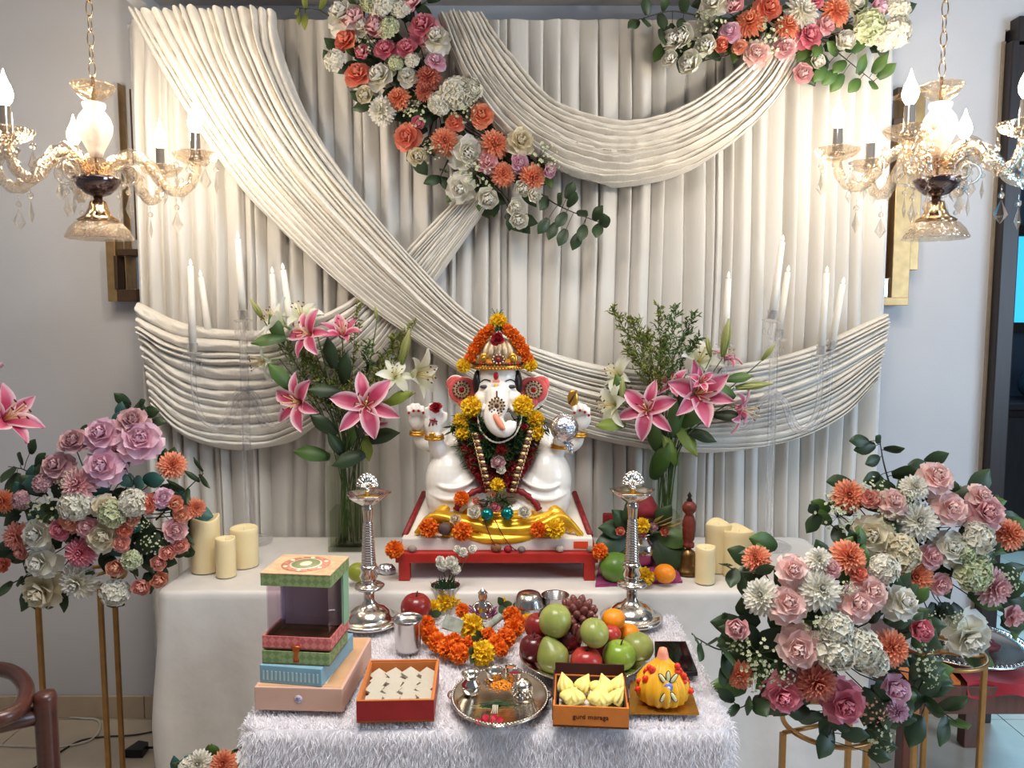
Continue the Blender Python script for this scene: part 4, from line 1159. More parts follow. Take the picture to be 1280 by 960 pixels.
MB().lathe([(h(3), h(93)), (h(4), h(95)), (h(2), h(98)), (h(3), h(101)), (0, h(106))], 12, M=A).obj('finial', mat('dark_metal', (60, 54, 50), .4, .8), t)

# purple cloth with the decked pot
M_PURP = mat('magenta_cloth', (132, 18, 84), .6, var=.15, vscale=30, sheen=.3)
a, b, c_, d = onz(744, 731, TZ+.006), onz(852, 726, TZ+.006), onz(838, 690, TZ+.006), onz(752, 688, TZ+.006)
cl = MB()
cl.grid(lambda u, v: a.lerp(b, u).lerp(d.lerp(c_, u), v)+Vector((0, 0, .0022*math.sin(u*9)*math.sin(v*7)+.004*math.sin(v*3+u*4)**2)), 20, 14)
cl.grid(lambda u, v: a.lerp(b, u)+Vector((.002*math.sin(u*20), -.002-.003*v, .004*math.sin(u*4)**2-.007*v*(1-.2*math.sin(u*9)))), 20, 2)
cl.obj('purple_cloth', M_PURP, None, label='folded magenta purple cloth under the leaf-decked pot and the orange', cat='cloth')
pc = onz(800, 704, TZ+.008); k = px(pc.y); h = lambda q: q*k
A = T3(pc.x, pc.y, TZ+.008)
t = thing('ritual_pot', 'silver pot crowned with dark mango leaves and a red-wrapped coconut', 'pot', (pc.x, pc.y, TZ+.008))
MB().lathe([(h(12), 0), (h(19), h(3)), (h(24), h(12)), (h(25), h(22)), (h(21), h(31)), (h(15), h(36)), (h(15), h(39)), (h(20), h(42)), (h(19), h(43)), (h(13), h(39))], 36, M=A).obj('pot_body', M_SILVER, t)
MB().ell((pc.x, pc.y, TZ+h(66)), (h(20), h(20), h(26)), 18, 14).obj('coconut', mat('coconut_husk', (92, 64, 40), .8, var=.4, vscale=60, bump=.8, bscale=80), t)
m = MB(); m.lathe([(h(21), h(64)), (h(20), h(74)), (h(14), h(86)), (h(5), h(96)), (0, h(99))], 20, M=A, flute=.08, fn=7); m.obj('red_cloth_cap', mat('maroon_cloth', (116, 22, 30), .7, var=.3, vscale=40), t)
for i, (u, v, L, an, kd) in enumerate(((752, 640, 48, 168, 'd'), (765, 656, 62, 205, 'd'), (772, 670, 58, 240, 'd'), (840, 650, 52, -15, 'm'), (838, 668, 70, -48, 'd'), (828, 660, 62, -62, 'd'), (795, 640, 45, 100, 'd'), (815, 636, 46, 60, 'o'), (775, 634, 44, 130, 'o'))):
    p0 = Vector((pc.x+(.03 if abs(an) < 90 else -.03), pc.y-.02, TZ+h(48)))
    an = math.radians(an)
    dn = Vector((math.cos(an), -.35, math.sin(an))).normalized(); nrm = Vector((.2*math.cos(i), -1, .6))
    x = dn.cross(nrm).normalized(); z = x.cross(dn); sz = L*k*1.0
    inst('leaf', LONG[kd if kd in 'dml' else 'd'], Matrix.Translation(p0) @ Matrix((x, dn, z)).transposed().to_4x4() @ Matrix.Diagonal((sz*1.5, sz, sz, 1)), t)
mari('y', 802, 657, 22, pc.y-.07, t)
for i in range(5): inst('blossom', flower_mesh('B', 'm' if i % 2 else 'r', 1), frame(Vector((pc.x+h(-30+14*i), pc.y-.055, TZ+h(52+5*(i % 2)))), (.2, -1, .4), h(7), i), t)
m = MB()
for i in range(40): m.tube([(pc.x+h(8+.3*i), pc.y-.04, TZ+h(56)), (pc.x+h(14+.8*i), pc.y-.06-.001*i, TZ+h(62+(i*7) % 13))], .0009, 3)
m.obj('straw', mat('straw', (150, 120, 60), .8), t)
# maroon cloth flap behind the pot
fl_ = MB(); q1, q2, q3 = py(764, 606, 2.48), onz(845, 700, TZ+.004), onz(742, 700, TZ+.004)
fl_.box((pc.x, 2.50, TZ+.0505), (.17, .02, .10), bev=.004); fl_.obj('cloth_box', M_BROC, None, label='small maroon fabric-covered box behind the leaf-decked pot', cat='box')

# fruit builders
def apple(u, v, d, Z, m, label, tilt=0, squash=.92, parent=None, loc=None, name='apple', stem=True, dimple=.28, pear=0, cat='fruit', group=None):
    c = Vector(loc) if loc else onz(u, v, Z)
    r_ = d*.5*px(c.y)
    def f(p):
        r2 = math.hypot(p.x, p.y); z = p.z
        k_ = 1+pear*(-.34*max(0, z)-.10*z)
        return Vector((p.x*k_, p.y*k_, z*(1+pear*.28)-dimple*math.exp(-(r2/.32)**2)*(1 if z > 0 else -.5)))
    mb = MB(); M = Matrix.Translation((c.x, c.y, c.z)) @ RY(tilt) @ RX(tilt*.6)
    mb.ell((0, 0, 0), (r_, r_, r_*squash), 24, 18, 0, M, f)
    t = thing(name, label, cat, (c.x, c.y, c.z-r_*squash*.9), group)
    mb.obj('skin', m, t)
    if stem: MB().tube([M @ Vector((0, 0, r_*squash*(.62+.2*pear))), M @ Vector((r_*.1, 0, r_*squash*(1.12+.25*pear)))], r_*.05, 5).obj('stem', M_TWIG, t)
    return t
def fruit_mat(nm, c1, c2, rough=.3, s=8):
    if nm in MC: return MC[nm]
    m = mat(nm, c1, rough, var=.2, vscale=s, coat=.25)
    r = [n for n in m.node_tree.nodes if n.type == 'VALTORGB'][0]
    r.color_ramp.elements[0].color = srgb(c1)+(1,); r.color_ramp.elements[1].color = srgb(c2)+(1,)
    return m
RA = fruit_mat('red_apple_skin', (112, 22, 26), (150, 44, 36), .28, 14)
RA2 = fruit_mat('blush_apple_skin', (150, 28, 34), (196, 76, 62), .28, 16)
DP = fruit_mat('dark_apple_skin', (70, 16, 22), (104, 24, 28), .25, 12)
GA = fruit_mat('green_apple_skin', (116, 146, 44), (146, 172, 66), .3, 10)
GG = fruit_mat('guava_skin', (128, 140, 66), (166, 168, 92), .4, 22)
GP = fruit_mat('pear_skin', (116, 126, 56), (150, 150, 78), .45, 22)
LM = fruit_mat('sweet_lime_skin', (76, 116, 34), (108, 142, 52), .4, 14)
YL = fruit_mat('yellow_lime_skin', (140, 150, 40), (166, 172, 58), .4, 14)
OR = mat('orange_peel', (240, 142, 24), .38, var=.06, vscale=12, bump=.35, bscale=240)
apple(520, 759, 40, FZ+.042, RA, 'dark red apple standing alone beside the silver tumbler', squash=.95)
apple(770, 709, 42, TZ+.044, LM, 'dark green sweet lime on the purple cloth behind the lamp', stem=False, dimple=.08)
apple(831, 717, 28, TZ+.034, OR, 'bright orange on the purple cloth corner by the bell', stem=False, dimple=.06, squash=.88, name='orange')
mari('y', 806, 721, 26, onz(806, 721, TZ+.03).y, None, label='yellow marigold on the purple cloth between lamp and orange', cat='flower', group='loose marigolds at the statue')
apple(447, 715, 26, TZ+.04, YL, 'yellow green lime half hidden behind the gift box lid', stem=False, dimple=.05, name='lime')
p_ = onz(483, 712, TZ+.012)
m = MB(); m.ell(p_, (.028, .02, .018), 14, 10, fn=lambda q: q*(1+.12*noise.noise(q*3))); m.obj('foil_packet', M_FOIL, None, label='crumpled grey foil packet on the table by the stool corner', cat='packet')

# plate of fruit
c = onz(728, 822, FZ+.02); PC = Vector((c.x, c.y, 0)); k = px(c.y); h = lambda q: q*k
t = thing('fruit_plate', 'round silver rimmed plate holding the pile of fruit', 'plate', (c.x, c.y, FZ+.004))
MB().lathe([(0, 0), (h(52), 0), (h(66), h(7)), (h(80), h(13)), (h(82), h(15)), (h(79), h(15)), (h(64), h(9)), (h(50), h(3)), (0, h(3))], 60, M=T3(c.x, c.y, FZ+.004)).obj('dish', M_SILVER, t)
def pile(u, v, d, Y, *a, **kw):
    p = py(u, v, Y)
    return apple(u, v, d, 0, *a, loc=(p.x, p.y, p.z), group='fruit on the silver plate', **kw)
pile(667, 810, 37, 1.70, DP, 'very dark red apple at the plate end nearest the marigold ring', squash=1.0)
pile(690, 818, 42, 1.665, GP, 'green pear leaning at the front of the fruit plate', tilt=-.35, pear=1, dimple=.05)
pile(733, 827, 42, 1.655, RA2, 'bright blush red apple at the front centre of the fruit plate')
pile(774, 819, 43, 1.665, GA, 'smooth bright green apple at the front of the fruit plate beside the red one', tilt=.1)
pile(797, 809, 42, 1.715, GG, 'dull green guava at the plate end nearest the phone', stem=False, dimple=.1)
pile(673, 783, 36, 1.76, RA, 'red apple half hidden behind the topmost guava', squash=1.0)
pile(694, 776, 42, 1.695, GG, 'large scarred green guava on top of the dark apple and pear', tilt=.3, stem=False, dimple=.12, squash=1.08)
pile(743, 791, 39, 1.66, GG, 'pale green guava with a starry end facing out above the red apple', tilt=.7, stem=False, dimple=.15)
pile(767, 774, 30, 1.73, OR, 'small orange on top of the fruit pile beside the lamp', stem=False, dimple=.05, squash=.9, name='orange')
pile(764, 793, 26, 1.70, RA2, 'glossy pink plum wedged under the small orange', stem=False, dimple=.06, name='plum')
pile(786, 792, 28, 1.745, OR, 'orange peeking from behind the green apple and guava', stem=False, dimple=.05, name='orange')
pile(708, 800, 40, 1.72, DP, 'dark plum in the shadowed middle of the fruit pile', stem=False, dimple=.05, name='plum')
pile(760, 806, 44, 1.76, DP, 'dark plum hidden at the back of the fruit pile', stem=False, dimple=.05, name='plum')
t = thing('grape_bunch', 'tight bunch of long dusky red grapes on top of the fruit pile', 'grapes', py(722, 790, 1.73), 'fruit on the silver plate')
gm = MB().ell((0, 0, 0), (.0095, .0095, .020), 10, 8).mesh('grape', fruit_mat('red_grape', (92, 44, 42), (134, 78, 70), .35, 40))
cc = py(722, 768, 1.745)
for i in range(40):
    z = 1-1.7*(i+.5)/40; a = i*2.4; r_ = math.sqrt(1-min(1, z*z))
    d_ = Vector((r_*math.cos(a), r_*math.sin(a), z))
    inst('grape', gm, frame(cc+Vector((d_.x*.030, d_.y*.028, d_.z*.026)), d_+Vector((0, 0, .4))), t)
cc = py(716, 797, 1.70)
for i in range(10):
    inst('grape', gm, frame(cc+Vector((random.uniform(-.02, .02), random.uniform(-.01, .02), random.uniform(-.03, .03))), (random.random()-.5, -.3, 1)), t)

# steel vessels behind
M_STEEL = mat('brushed_steel', (196, 192, 188), .22, 1.0, var=.05, vscale=30)
c = onz(661, 768, FZ+.006); k = px(c.y); h = lambda q: q*k
t = thing('steel_bowl', 'upturned steel bowl resting on a steel tin behind the fruit plate', 'bowl', (c.x, c.y, FZ+.004))
MB().lathe([(h(17), 0), (h(19), h(4)), (h(19), h(12)), (h(20), h(13))], 32, M=T3(c.x, c.y, FZ+.004)).obj('tin', M_STEEL, t)
MB().lathe([(h(21), h(13)), (h(20), h(15)), (h(18), h(22)), (h(14), h(29)), (h(9), h(31)), (0, h(31))], 36, M=T3(c.x, c.y, FZ+.004)).obj('bowl', M_STEEL, t)
c = onz(694, 766, FZ+.006); k = px(c.y)
MB().lathe([(0, h(1)), (h(13), 0), (h(15), h(10)), (h(17), h(24)), (h(18), h(25)), (h(16), h(24)), (h(14), h(10)), (0, h(2))], 32, M=T3(c.x, c.y, FZ+.004)).obj('steel_cup', M_STEEL, None, label='open steel cup behind the topmost guava', cat='cup')
def tumbler(u, v, r0, hh, label, name='tumbler'):
    c = onz(u, v, FZ+.004); k = px(c.y)
    t = thing(name, label, 'tumbler', (c.x, c.y, FZ+.003))
    MB().lathe([(0, .001), (r0*.8*k, 0), (r0*.86*k, hh*.1*k), (r0*.95*k, hh*.9*k), (r0*1.04*k, hh*k), (r0*k, hh*1.0*k), (r0*.9*k, hh*.9*k), (r0*.8*k, hh*.1*k), (0, hh*.08*k)], 36, M=T3(c.x, c.y, FZ+.003)).obj('wall', M_STEEL, t)
    return t, c, k
t, c, k = tumbler(510, 811, 19, 42, 'shiny silver tumbler of water in front of the red apple')
MB().lathe([(0, 34*k), (15.5*k, 34*k), (16*k, 33.5*k)], 28, M=T3(c.x, c.y, FZ+.003)).obj('water', glass('water', (250, 250, 250), .3, .0, 1.33), t)
t, c, k = tumbler(557, 757, 18, 28, 'steel tumbler holding white carnations and grass')
mb = MB()
for i in range(120):
    a = random.random()*2*PI; r_ = random.random()**.5*14*k
    p = Vector((c.x+r_*math.cos(a), c.y+r_*math.sin(a), FZ+20*k)); q = p+Vector((random.gauss(0, .008), random.gauss(0, .006), random.uniform(.024, .045)))
    mb.tube([p, (p+q)/2+Vector((random.gauss(0, .002), 0, 0)), q], [.0014, .0012, .0003], 3, cap=False)
mb.obj('grass', DURVA, t, kind='stuff')
for u, v, d in ((553, 706, 17), (563, 703, 20), (570, 711, 15), (549, 700, 13), (579, 690, 14), (590, 686, 12), (572, 686, 11)):
    p = py(u, v, c.y-.01); inst('carnation', flower_mesh('P', 'w', 1), frame(p, (random.uniform(-.4, .4), -1, .5), d*.5*k, random.random()*6), t)
    MB().tube([(c.x, c.y, FZ+24*k), ((c.x+p.x)/2+.004, c.y-.004, (FZ+24*k+p.z)/2), p], .0011, 4).obj('stem', M_STEM, t)

# marigold ring round a little silver idol
rg = thing('marigold_ring', 'thick ring of orange and yellow marigolds on the fur throw', 'garland', onz(588, 800, FZ))
for c, u, v, d in (('o', 533, 780, 24), ('o', 537, 793, 26), ('o', 547, 803, 28), ('o', 560, 811, 28), ('o', 574, 817, 28), ('o', 586, 806, 24), ('o', 620, 806, 26), ('o', 632, 797, 28), ('o', 642, 785, 28), ('o', 640, 770, 26), ('o', 648, 777, 22), ('o', 610, 794, 22), ('o', 578, 763, 20), ('o', 567, 802, 24), ('o', 627, 812, 20),
                   ('y', 556, 752, 26), ('y', 541, 760, 22), ('y', 570, 750, 20), ('y', 588, 783, 34), ('y', 603, 816, 34), ('y', 638, 745, 22), ('y', 659, 774, 16), ('y', 628, 752, 12)):
    y = onz(u, v, FZ+.024).y
    mari(c, u, v, d, y, rg, (0, -.9, .9))
for u, v, d in ((597, 806, 20), (592, 818, 16), (538, 768, 18), (628, 756, 16), (600, 796, 14)):
    mb = MB()
    y = onz(u, v, FZ+.02).y-.008
    for i in range(3): add_petal(mb, i*2.1, 0, 2, 3, frame(py(u, v, y), (.4, -1, .3)), L=d*.8*px(y), Wd=d*.3*px(y), tilt=1.0, curl=.5, cup=0)
    mb.obj('dark_leaf', G_DARK, rg)
M_NOTE = mat('banknote_paper', (150, 158, 146), .7, var=.3, vscale=60)
p_ = onz(566, 780, FZ+.045)
t = thing('banknote', 'folded grey green banknote tucked in the marigold ring beside the biggest yellow bloom', 'banknote', (p_.x, p_.y, FZ+.03), 'banknotes in the marigold ring')
MB().box((0, 0, 0), (.048, .004, .032), M=T3(*p_) @ RY(.35) @ RX(-.5)).box((.001, .004, -.002), (.046, .003, .030), 0, T3(*p_) @ RY(.28) @ RX(-.45)).obj('paper', M_NOTE, t)
p_ = onz(617, 778, FZ+.045)
t = thing('banknote', 'rolled banknote tucked in the marigold ring beside the silver idol', 'banknote', (p_.x, p_.y, FZ+.03), 'banknotes in the marigold ring')
mb = MB()
mb.grid(lambda u, v: T3(*p_) @ RZ(.5) @ RY(-.5) @ Vector(((v-.5)*.05, math.cos(u*9)*.010*(1-.4*u), math.sin(u*9)*.010*(1-.4*u))), 24, 2); mb.obj('paper', M_NOTE, t)
p_ = onz(603, 788, FZ+.006); k = px(p_.y); h = lambda q: q*k
t = thing('silver_idol', 'tiny silver seated idol in the middle of the marigold ring', 'idol', (p_.x, p_.y, FZ))
A = T3(p_.x, p_.y+.03, FZ+.01)
MB().lathe([(h(12), h(8)), (h(12), h(14)), (h(7), h(17)), (h(9), h(22)), (h(7), h(29)), (h(4), h(32)), (h(5.5), h(36)), (h(5), h(40)), (h(6), h(42)), (h(3), h(46)), (0, h(49))], 16, M=A, flute=.1, fn=6).obj('figure', M_SILVER, t)
m = MB()
for s_ in (-1, 1): m.tube(smooth([(s_*h(6), 0, h(29)), (s_*h(12), -h(3), h(24)), (s_*h(9), -h(7), h(18))], 8), h(2.2), 6, 0, A)
m.obj('arm', M_SILVER, t)
m = MB()
for i in range(22): m.tube([A @ Vector((h(8)*math.cos(i), h(8)*math.sin(i), h(6))), A @ Vector((h(19)*math.cos(i*1.3), h(12)*math.sin(i*1.3), h(16+(i*5) % 9)))], .0022, 4, 0)
m.obj('purple_petal', mat('purple_petal', (120, 50, 96), .6), t)

# ---- boxes
def tray(mb, c, sx, sy, sz, th, mi_in=1, mi_out=0, M=Matrix()):
    """open box with walls; outside and inside coloured apart"""
    T = T3(*c) @ M
    mb.box((0, 0, th/2), (sx, sy, th), mi_in, T)
    for x, y, w_, l in ((0, -sy/2+th/2, sx, th), (0, sy/2-th/2, sx, th)): mb.box((x, y, sz/2), (w_, l, sz), mi_out, T)
    for x in (-sx/2+th/2, sx/2-th/2): mb.box((x, 0, sz/2), (th, sy-2*th, sz), mi_out, T)
    e = th*.6
    for x, y, w_, l in ((0, -sy/2+th+e/2, sx-2*th, e), (0, sy/2-th-e/2, sx-2*th, e)): mb.box((x, y, sz/2-.0005), (w_, l, sz-.002), mi_in, T)
    for x in (-sx/2+th+e/2, sx/2-th-e/2): mb.box((x, 0, sz/2-.0005), (e, sy-2*th-2*e, sz-.002), mi_in, T)
    return mb
def quadbox(u0, u1, v, Z):
    a, b = onz(u0, v, Z), onz(u1, v, Z)
    return a, b
# flat peach box
a, b = quadbox(314, 426, 889, FZ+.004)
bz = (py(314, 860, a.y).z-a.z)
t = thing('gift_box', 'flat peach coloured gift box with a round purple seal at the bottom of the stack', 'box', ((a.x+b.x)/2+.02, a.y+.12, FZ+.004), 'stacked gift boxes')
M_PEACH = mat('peach_card', (204, 164, 144), .6, var=.06, vscale=12)
bx = MB()
sh = Matrix(((1, 0, 0, 0), (0, 1, 0, 0), (0, 0, 1, 0), (0, 0, 0, 1)))
wx = b.x-a.x; BXR = RZ(math.radians(-3))
bc = Vector(((a.x+b.x)/2+.012, a.y+.125, FZ+.004))
BM = T3(*bc) @ BXR
bx.box((0, 0, bz/2), (wx, .25, bz), 0, BM, bev=.002)
bx.obj('carton', M_PEACH, t)
MB().box((.01, -.06, bz+.0006), (.085, .09, .001), 0, BM).obj('cream_panel', mat('cream_paper', (226, 214, 188), .6), t)
MB().box((0, 0, bz+.0004), (wx-.012, .238, .0008), 0, BM).obj('top_panel', mat('tan_card', (202, 158, 118), .6, var=.08), t)
MB().lathe([(0, 0), (.0085, 0), (.0085, .0006), (0, .0006)], 24, M=BM @ T3(.0, -.1252, bz*.52) @ RX(PI/2)).obj('seal', mat('seal_white', (190, 180, 190), .5), t)
m = MB(); R_ = BM @ T3(0, -.1260, bz*.52)
for pts in (((-.005, -.002), (-.004, .003), (-.001, .003), (-.002, -.001), (.001, .002), (.004, .003)), ((-.005, -.003), (0, -.0025), (.005, -.002))): m.tube([R_ @ Vector((x, 0, z)) for x, z in pts], .0006, 4)
m.obj('seal_print', mat('seal_purple', (120, 100, 170), .5), t)
# blue slatted box
ZB = FZ+.004+bz+.001
p0, p1 = onz(325, 853, ZB), onz(402, 859, ZB)
t = thing('gift_box', 'slim sky blue gift box with pale vertical stripes, second from the bottom of the stack', 'box', ((p0.x+p1.x)/2, p0.y+.08, ZB), 'stacked gift boxes')
hb = py(325, 831, p0.y).z-ZB
an = math.atan2(p1.y-p0.y, p1.x-p0.x); L_ = (p1-p0).length
BM2 = T3(p0.x, p0.y, ZB) @ RZ(an)
MB().box((L_/2, .09, hb/2), (L_, .18, hb), 0, BM2, bev=.0015).obj('carton', mat('sky_blue_card', (124, 166, 184), .5, var=.06), t)
st = MB().box((0, 0, 0), (.0032, .0012, hb*.5)).mesh('stripe', mat('pale_stripe', (176, 190, 188), .5))
for i in range(14): inst('stripe', st, BM2 @ T3(.008+i*(L_-.016)/13, -.0004, hb*.45), t)
# patterned box with window tower: green base, pink tray, clear walls, green lid
def pat(name, c1, c2, sc):
    if name in MC: return MC[name]
    m, nt, p = new_mat(name); N = nt.nodes; L = nt.links
    tc = N.new('ShaderNodeTexCoord'); mp = N.new('ShaderNodeMapping'); mp.inputs['Rotation'].default_value = (0, PI/4, 0)
    ck = N.new('ShaderNodeTexChecker'); ck.inputs['Scale'].default_value = sc; ck.inputs['Color1'].default_value = srgb(c1)+(1,); ck.inputs['Color2'].default_value = srgb(c2)+(1,)
    L.new(tc.outputs['Object'], mp.inputs[0]); L.new(mp.outputs[0], ck.inputs[0]); L.new(ck.outputs[0], p.inputs['Base Color']); p.inputs['Roughness'].default_value = .55
    MC[name] = m; return m
M_GRN = pat('green_pattern', (112, 134, 84), (136, 154, 104), 90)
M_PNK = pat('pink_pattern', (188, 92, 92), (210, 124, 118), 90)
M_MINT = mat('mint_card', (138, 176, 142), .6, var=.06)
ZG = ZB+hb+.001
q0, q1 = onz(330, 831, ZG), onz(417, 831, ZG)
k = px(q0.y); wg = q1.x-q0.x; dg = .118
t = thing('window_gift_box', 'tall open gift box with green lid, clear window, pink tray and gold latch', 'box', ((q0.x+q1.x)/2, q0.y+dg/2, ZG), 'stacked gift boxes')
G0 = T3((q0.x+q1.x)/2, q0.y+dg/2, ZG) @ RZ(math.radians(-6))
hg = 17*k
m = MB(); tray(m, (0, 0, 0), wg, dg, hg, .003, 1, 0, G0); m.obj('green_drawer', [M_GRN, mat('gold_lining', (168, 134, 84), .5, var=.2, vscale=40)], t)
m = MB(); tray(m, (0, .004, hg+.003), wg+.002, dg, 17*k, .003, 1, 0, G0)
m = MB()
HP = T3(0, 0, 0)
PT = G0 @ T3(.001, .004, hg+.003)
tray(m, (0, 0, 0), wg+.003, dg, 17*k, .003, 1, 0, PT); m.obj('pink_tray', [M_PNK, mat('lining_brown', (120, 92, 62), .6)], t)
zt_, zl = 17*k, 85*k
for x, nm in ((-wg/2+.006, 'window_side'), (wg/2-.006, 'window_side')):
    MB().box((x, 0, (zt_*.4+zl)/2), (.001, dg-.02, zl-zt_*.4), 0, PT).obj(nm, glass('acetate', (246, 240, 244), .85, .0, 1.3), t)
MB().box((0, -dg/2+.014, (zt_*.4+zl)/2), (wg-.014, .001, zl-zt_*.4), 0, PT).obj('window_front', glass('acetate', (246, 240, 244), .85, .0, 1.3), t)
MB().box((0, dg/2-.012, (zt_*.4+zl)/2), (wg-.008, .003, zl-zt_*.4), 0, PT).obj('back_panel', mat('mauve_card', (196, 176, 178), .6, var=.05), t)
MB().box((wg/2+.001, dg/2-.022, (zt_+zl)/2), (.005, .034, zl-zt_+.01), 0, PT).obj('side_post', M_MINT, t)
MB().box((-wg/2+.002, dg/2-.018, (zt_+zl)/2), (.004, .012, zl-zt_+.01), 0, PT).obj('side_post', mat('pale_blue_card', (186, 194, 214), .6), t)
m = MB(); LT = PT @ T3(.002, -.002, zl)
m.box((0, 0, 8.2*k), (wg+.004, dg+.004, 16.5*k), 0, LT, bev=.001); m.obj('lid', M_GRN, t)
MB().box((0, 0, 16.6*k), (wg+.005, dg+.005, .0016), 0, LT).obj('lid_top', mat('lid_cream', (206, 166, 130), .6, var=.2, vscale=60), t)
m = MB()
for i, (rx, ry, th_) in enumerate(((.050, .048, 0), (.033, .034, 2), (.029, .030, 1), (.012, .015, 2))):
    m.lathe([(0, 0), (1, 0), (1, .0006+.0004*i), (0, .0006+.0004*i)], 32, th_, LT @ T3(0, 0, 17*k+.0006) @ Matrix.Diagonal((rx, ry, 1, 1)))
for i in range(12):
    m.ell((math.cos(i*PI/6)*.042, math.sin(i*PI/6)*.041, 17*k+.0014), (.0055, .0055, .001), 8, 4, 2 if i % 2 else 0, LT)
m.obj('lid_medallion', [mat('coral_print', (204, 134, 110), .6), mat('sage_print', (136, 142, 100), .6), mat('cream_print', (226, 214, 184), .6)], t)
m = MB(); m.box((0, -dg/2-.003, 2*k), (.014, .004, .010), 0, PT, bev=.001); m.box((0, -dg/2-.003, -6*k), (.009, .004, .022), 0, PT, bev=.001); m.tube([PT @ Vector((-.009, -dg/2-.004, 5*k)), PT @ Vector((.009, -dg/2-.004, 5*k))], .002, 6)
m.box((0, -dg/2-.003, -13*k), (.013, .003, .009), 1, PT, bev=.001)
m.obj('latch', [mat('latch_gold', (206, 110, 54), .3, .7), mat('latch_red', (150, 60, 34), .5)], t)

# red box of diamond sweets
a, b = onz(444, 903, FZ+.004), onz(541, 900, FZ+.004)
dep = .18; wx = b.x-a.x; an = math.radians(2)
hz = py(444, 876, a.y).z-a.z
t = thing('sweet_box', 'open red card box with orange rim filled with pale diamond sweets', 'box', ((a.x+b.x)/2, a.y+dep/2, FZ+.004))
BM = T3((a.x+b.x)/2, a.y+dep/2, FZ+.004) @ RZ(an)
m = MB(); tray(m, (0, 0, 0), wx, dep, hz, .004, 1, 0, BM); m.obj('carton', [mat('dark_red_card', (150, 28, 32), .5, var=.1), mat('orange_card', (196, 116, 58), .55, var=.06)], t)
m = MB()
for x, y, w_, l in ((0, -dep/2+.002, wx, .0045), (0, dep/2-.002, wx, .0045), (-wx/2+.002, 0, .0045, dep-.008), (wx/2-.002, 0, .0045, dep-.008)): m.box((x, y, hz+.0006), (w_, l, .0016), 0, BM)
m.obj('rim', mat('orange_card', (196, 116, 58), .55, var=.06), t)
dm = MB().prism([(-.013, 0), (0, -.0085), (.013, 0), (0, .0085)], 0, .006).mesh('sweet', mat('cashew_sweet', (186, 178, 162), .6, var=.06, vscale=60))
ROW = ('front row', 'second row from the front', 'middle row', 'second row from the back', 'back row'); CLM = ('gift box end', 'second from gift boxes', 'second from tray', 'tray end')
MB().box((0, 0, .009), (wx-.010, dep-.010, .012), 0, BM).obj('paper_liner', mat('liner_white', (220, 210, 206), .7), t)
for l in range(1):
    for i in range(5):
        for j in range(4):
            x = -wx/2+.024+j*(wx-.048)/3+.004*(i % 2)+random.uniform(-.002, .002); y = -dep/2+.026+i*(dep-.052)/4+random.uniform(-.002, .002)
            ob = inst('diamond_sweet', dm, BM @ T3(x, y, .0185+.004*random.random()) @ RZ(random.uniform(-.35, .35)+.3) @ RX(.22+.1*random.random()) @ RY(random.uniform(-.15, .15)) @ Matrix.Diagonal((1.62, 2.45, 1, 1)), None, label='pale diamond sweet in the red box, %s, %s' % (ROW[i], CLM[j]), cat='sweet', group='diamond sweets in the red box')
# orange box of moulded sweets, with lettering
a, b = onz(691, 908, FZ+.004), onz(786, 912, FZ+.004)
wx = (b-a).length; an = math.atan2(b.y-a.y, b.x-a.x); dep = .135
hz = py(691, 882, a.y).z-a.z
BM = T3(a.x, a.y, FZ+.004) @ RZ(an) @ T3(wx/2, dep/2, 0)
t = thing('sweet_box', 'open orange card box with dark inside holding yellow moulded sweets', 'box', BM @ Vector((0, 0, 0)))
DKB = mat('dark_brown_card', (62, 26, 26), .5)
m = MB(); tray(m, (0, 0, 0), wx, dep, hz, .004, 1, 0, BM); m.obj('carton', [mat('amber_card', (206, 118, 46), .5, var=.08), DKB], t)
m = MB(); m.box((0, dep/2+.001, hz/2+.012), (wx-.002, .003, hz+.024), 0, BM); m.box((wx/2+.0005, .012, hz/2+.004), (.003, dep-.024, hz+.008), 0, BM); m.box((-wx/2-.0005, .012, hz/2+.004), (.003, dep-.024, hz+.008), 0, BM); m.obj('inner_sleeve', DKB, t)
MB().box((0, -.004, .010), (wx-.022, dep-.03, .016), 0, BM).obj('paper_liner', mat('liner_white', (220, 210, 206), .7), t)
fc_ = bpy.data.curves.new('lettering', 'FONT'); fc_.body = '\u092a\u0941\u0923\u0947\u0930\u0940 \u092e\u094b\u0926\u0915'
fc_.body = 'gurd moraga'; fc_.size = .0135; fc_.extrude = .0003; fc_.align_x = 'CENTER'
fo = bpy.data.objects.new('tmp_text', fc_); COL.objects.link(fo)
dg_ = bpy.context.evaluated_depsgraph_get(); tm = bpy.data.meshes.new_from_object(fo.evaluated_get(dg_)); bpy.data.objects.remove(fo)
tm.materials.clear(); tm.materials.append(mat('dark_print', (64, 22, 16), .6))
inst('lettering', tm, BM @ T3(0, -dep/2-.0006, hz*.42) @ RX(PI/2), t)
def modak(r0, hh, nf, m_name, n=40, lean=.0):
    m = MB(); prof = [(.0, 0), (.75, 0), (.95, .08), (1, .22), (.9, .42), (.62, .62), (.33, .80), (.17, .92), (.07, .99), (0, 1)]
    V = []
    for r_, z in prof:
        for i in range(n):
            a_ = 2*PI*i/n
            q = r_*r0*(1+.10*math.cos(nf*a_)*min(1, 4*(1-z)))
            V.append((q*math.cos(a_)+lean*z*z*hh, q*math.sin(a_), z*hh))
    m.add(V, [(q*n+i, q*n+(i+1) % n, (q+1)*n+(i+1) % n, (q+1)*n+i) for q in range(len(prof)-1) for i in range(n)])
    return m
M_YSW = mat('yellow_milk_sweet', (236, 218, 130), .55, var=.06, vscale=80, bump=.2, bscale=150, sss=.15)
mm = modak(.0165, .038, 9, 'x').mesh('moulded_sweet', M_YSW)
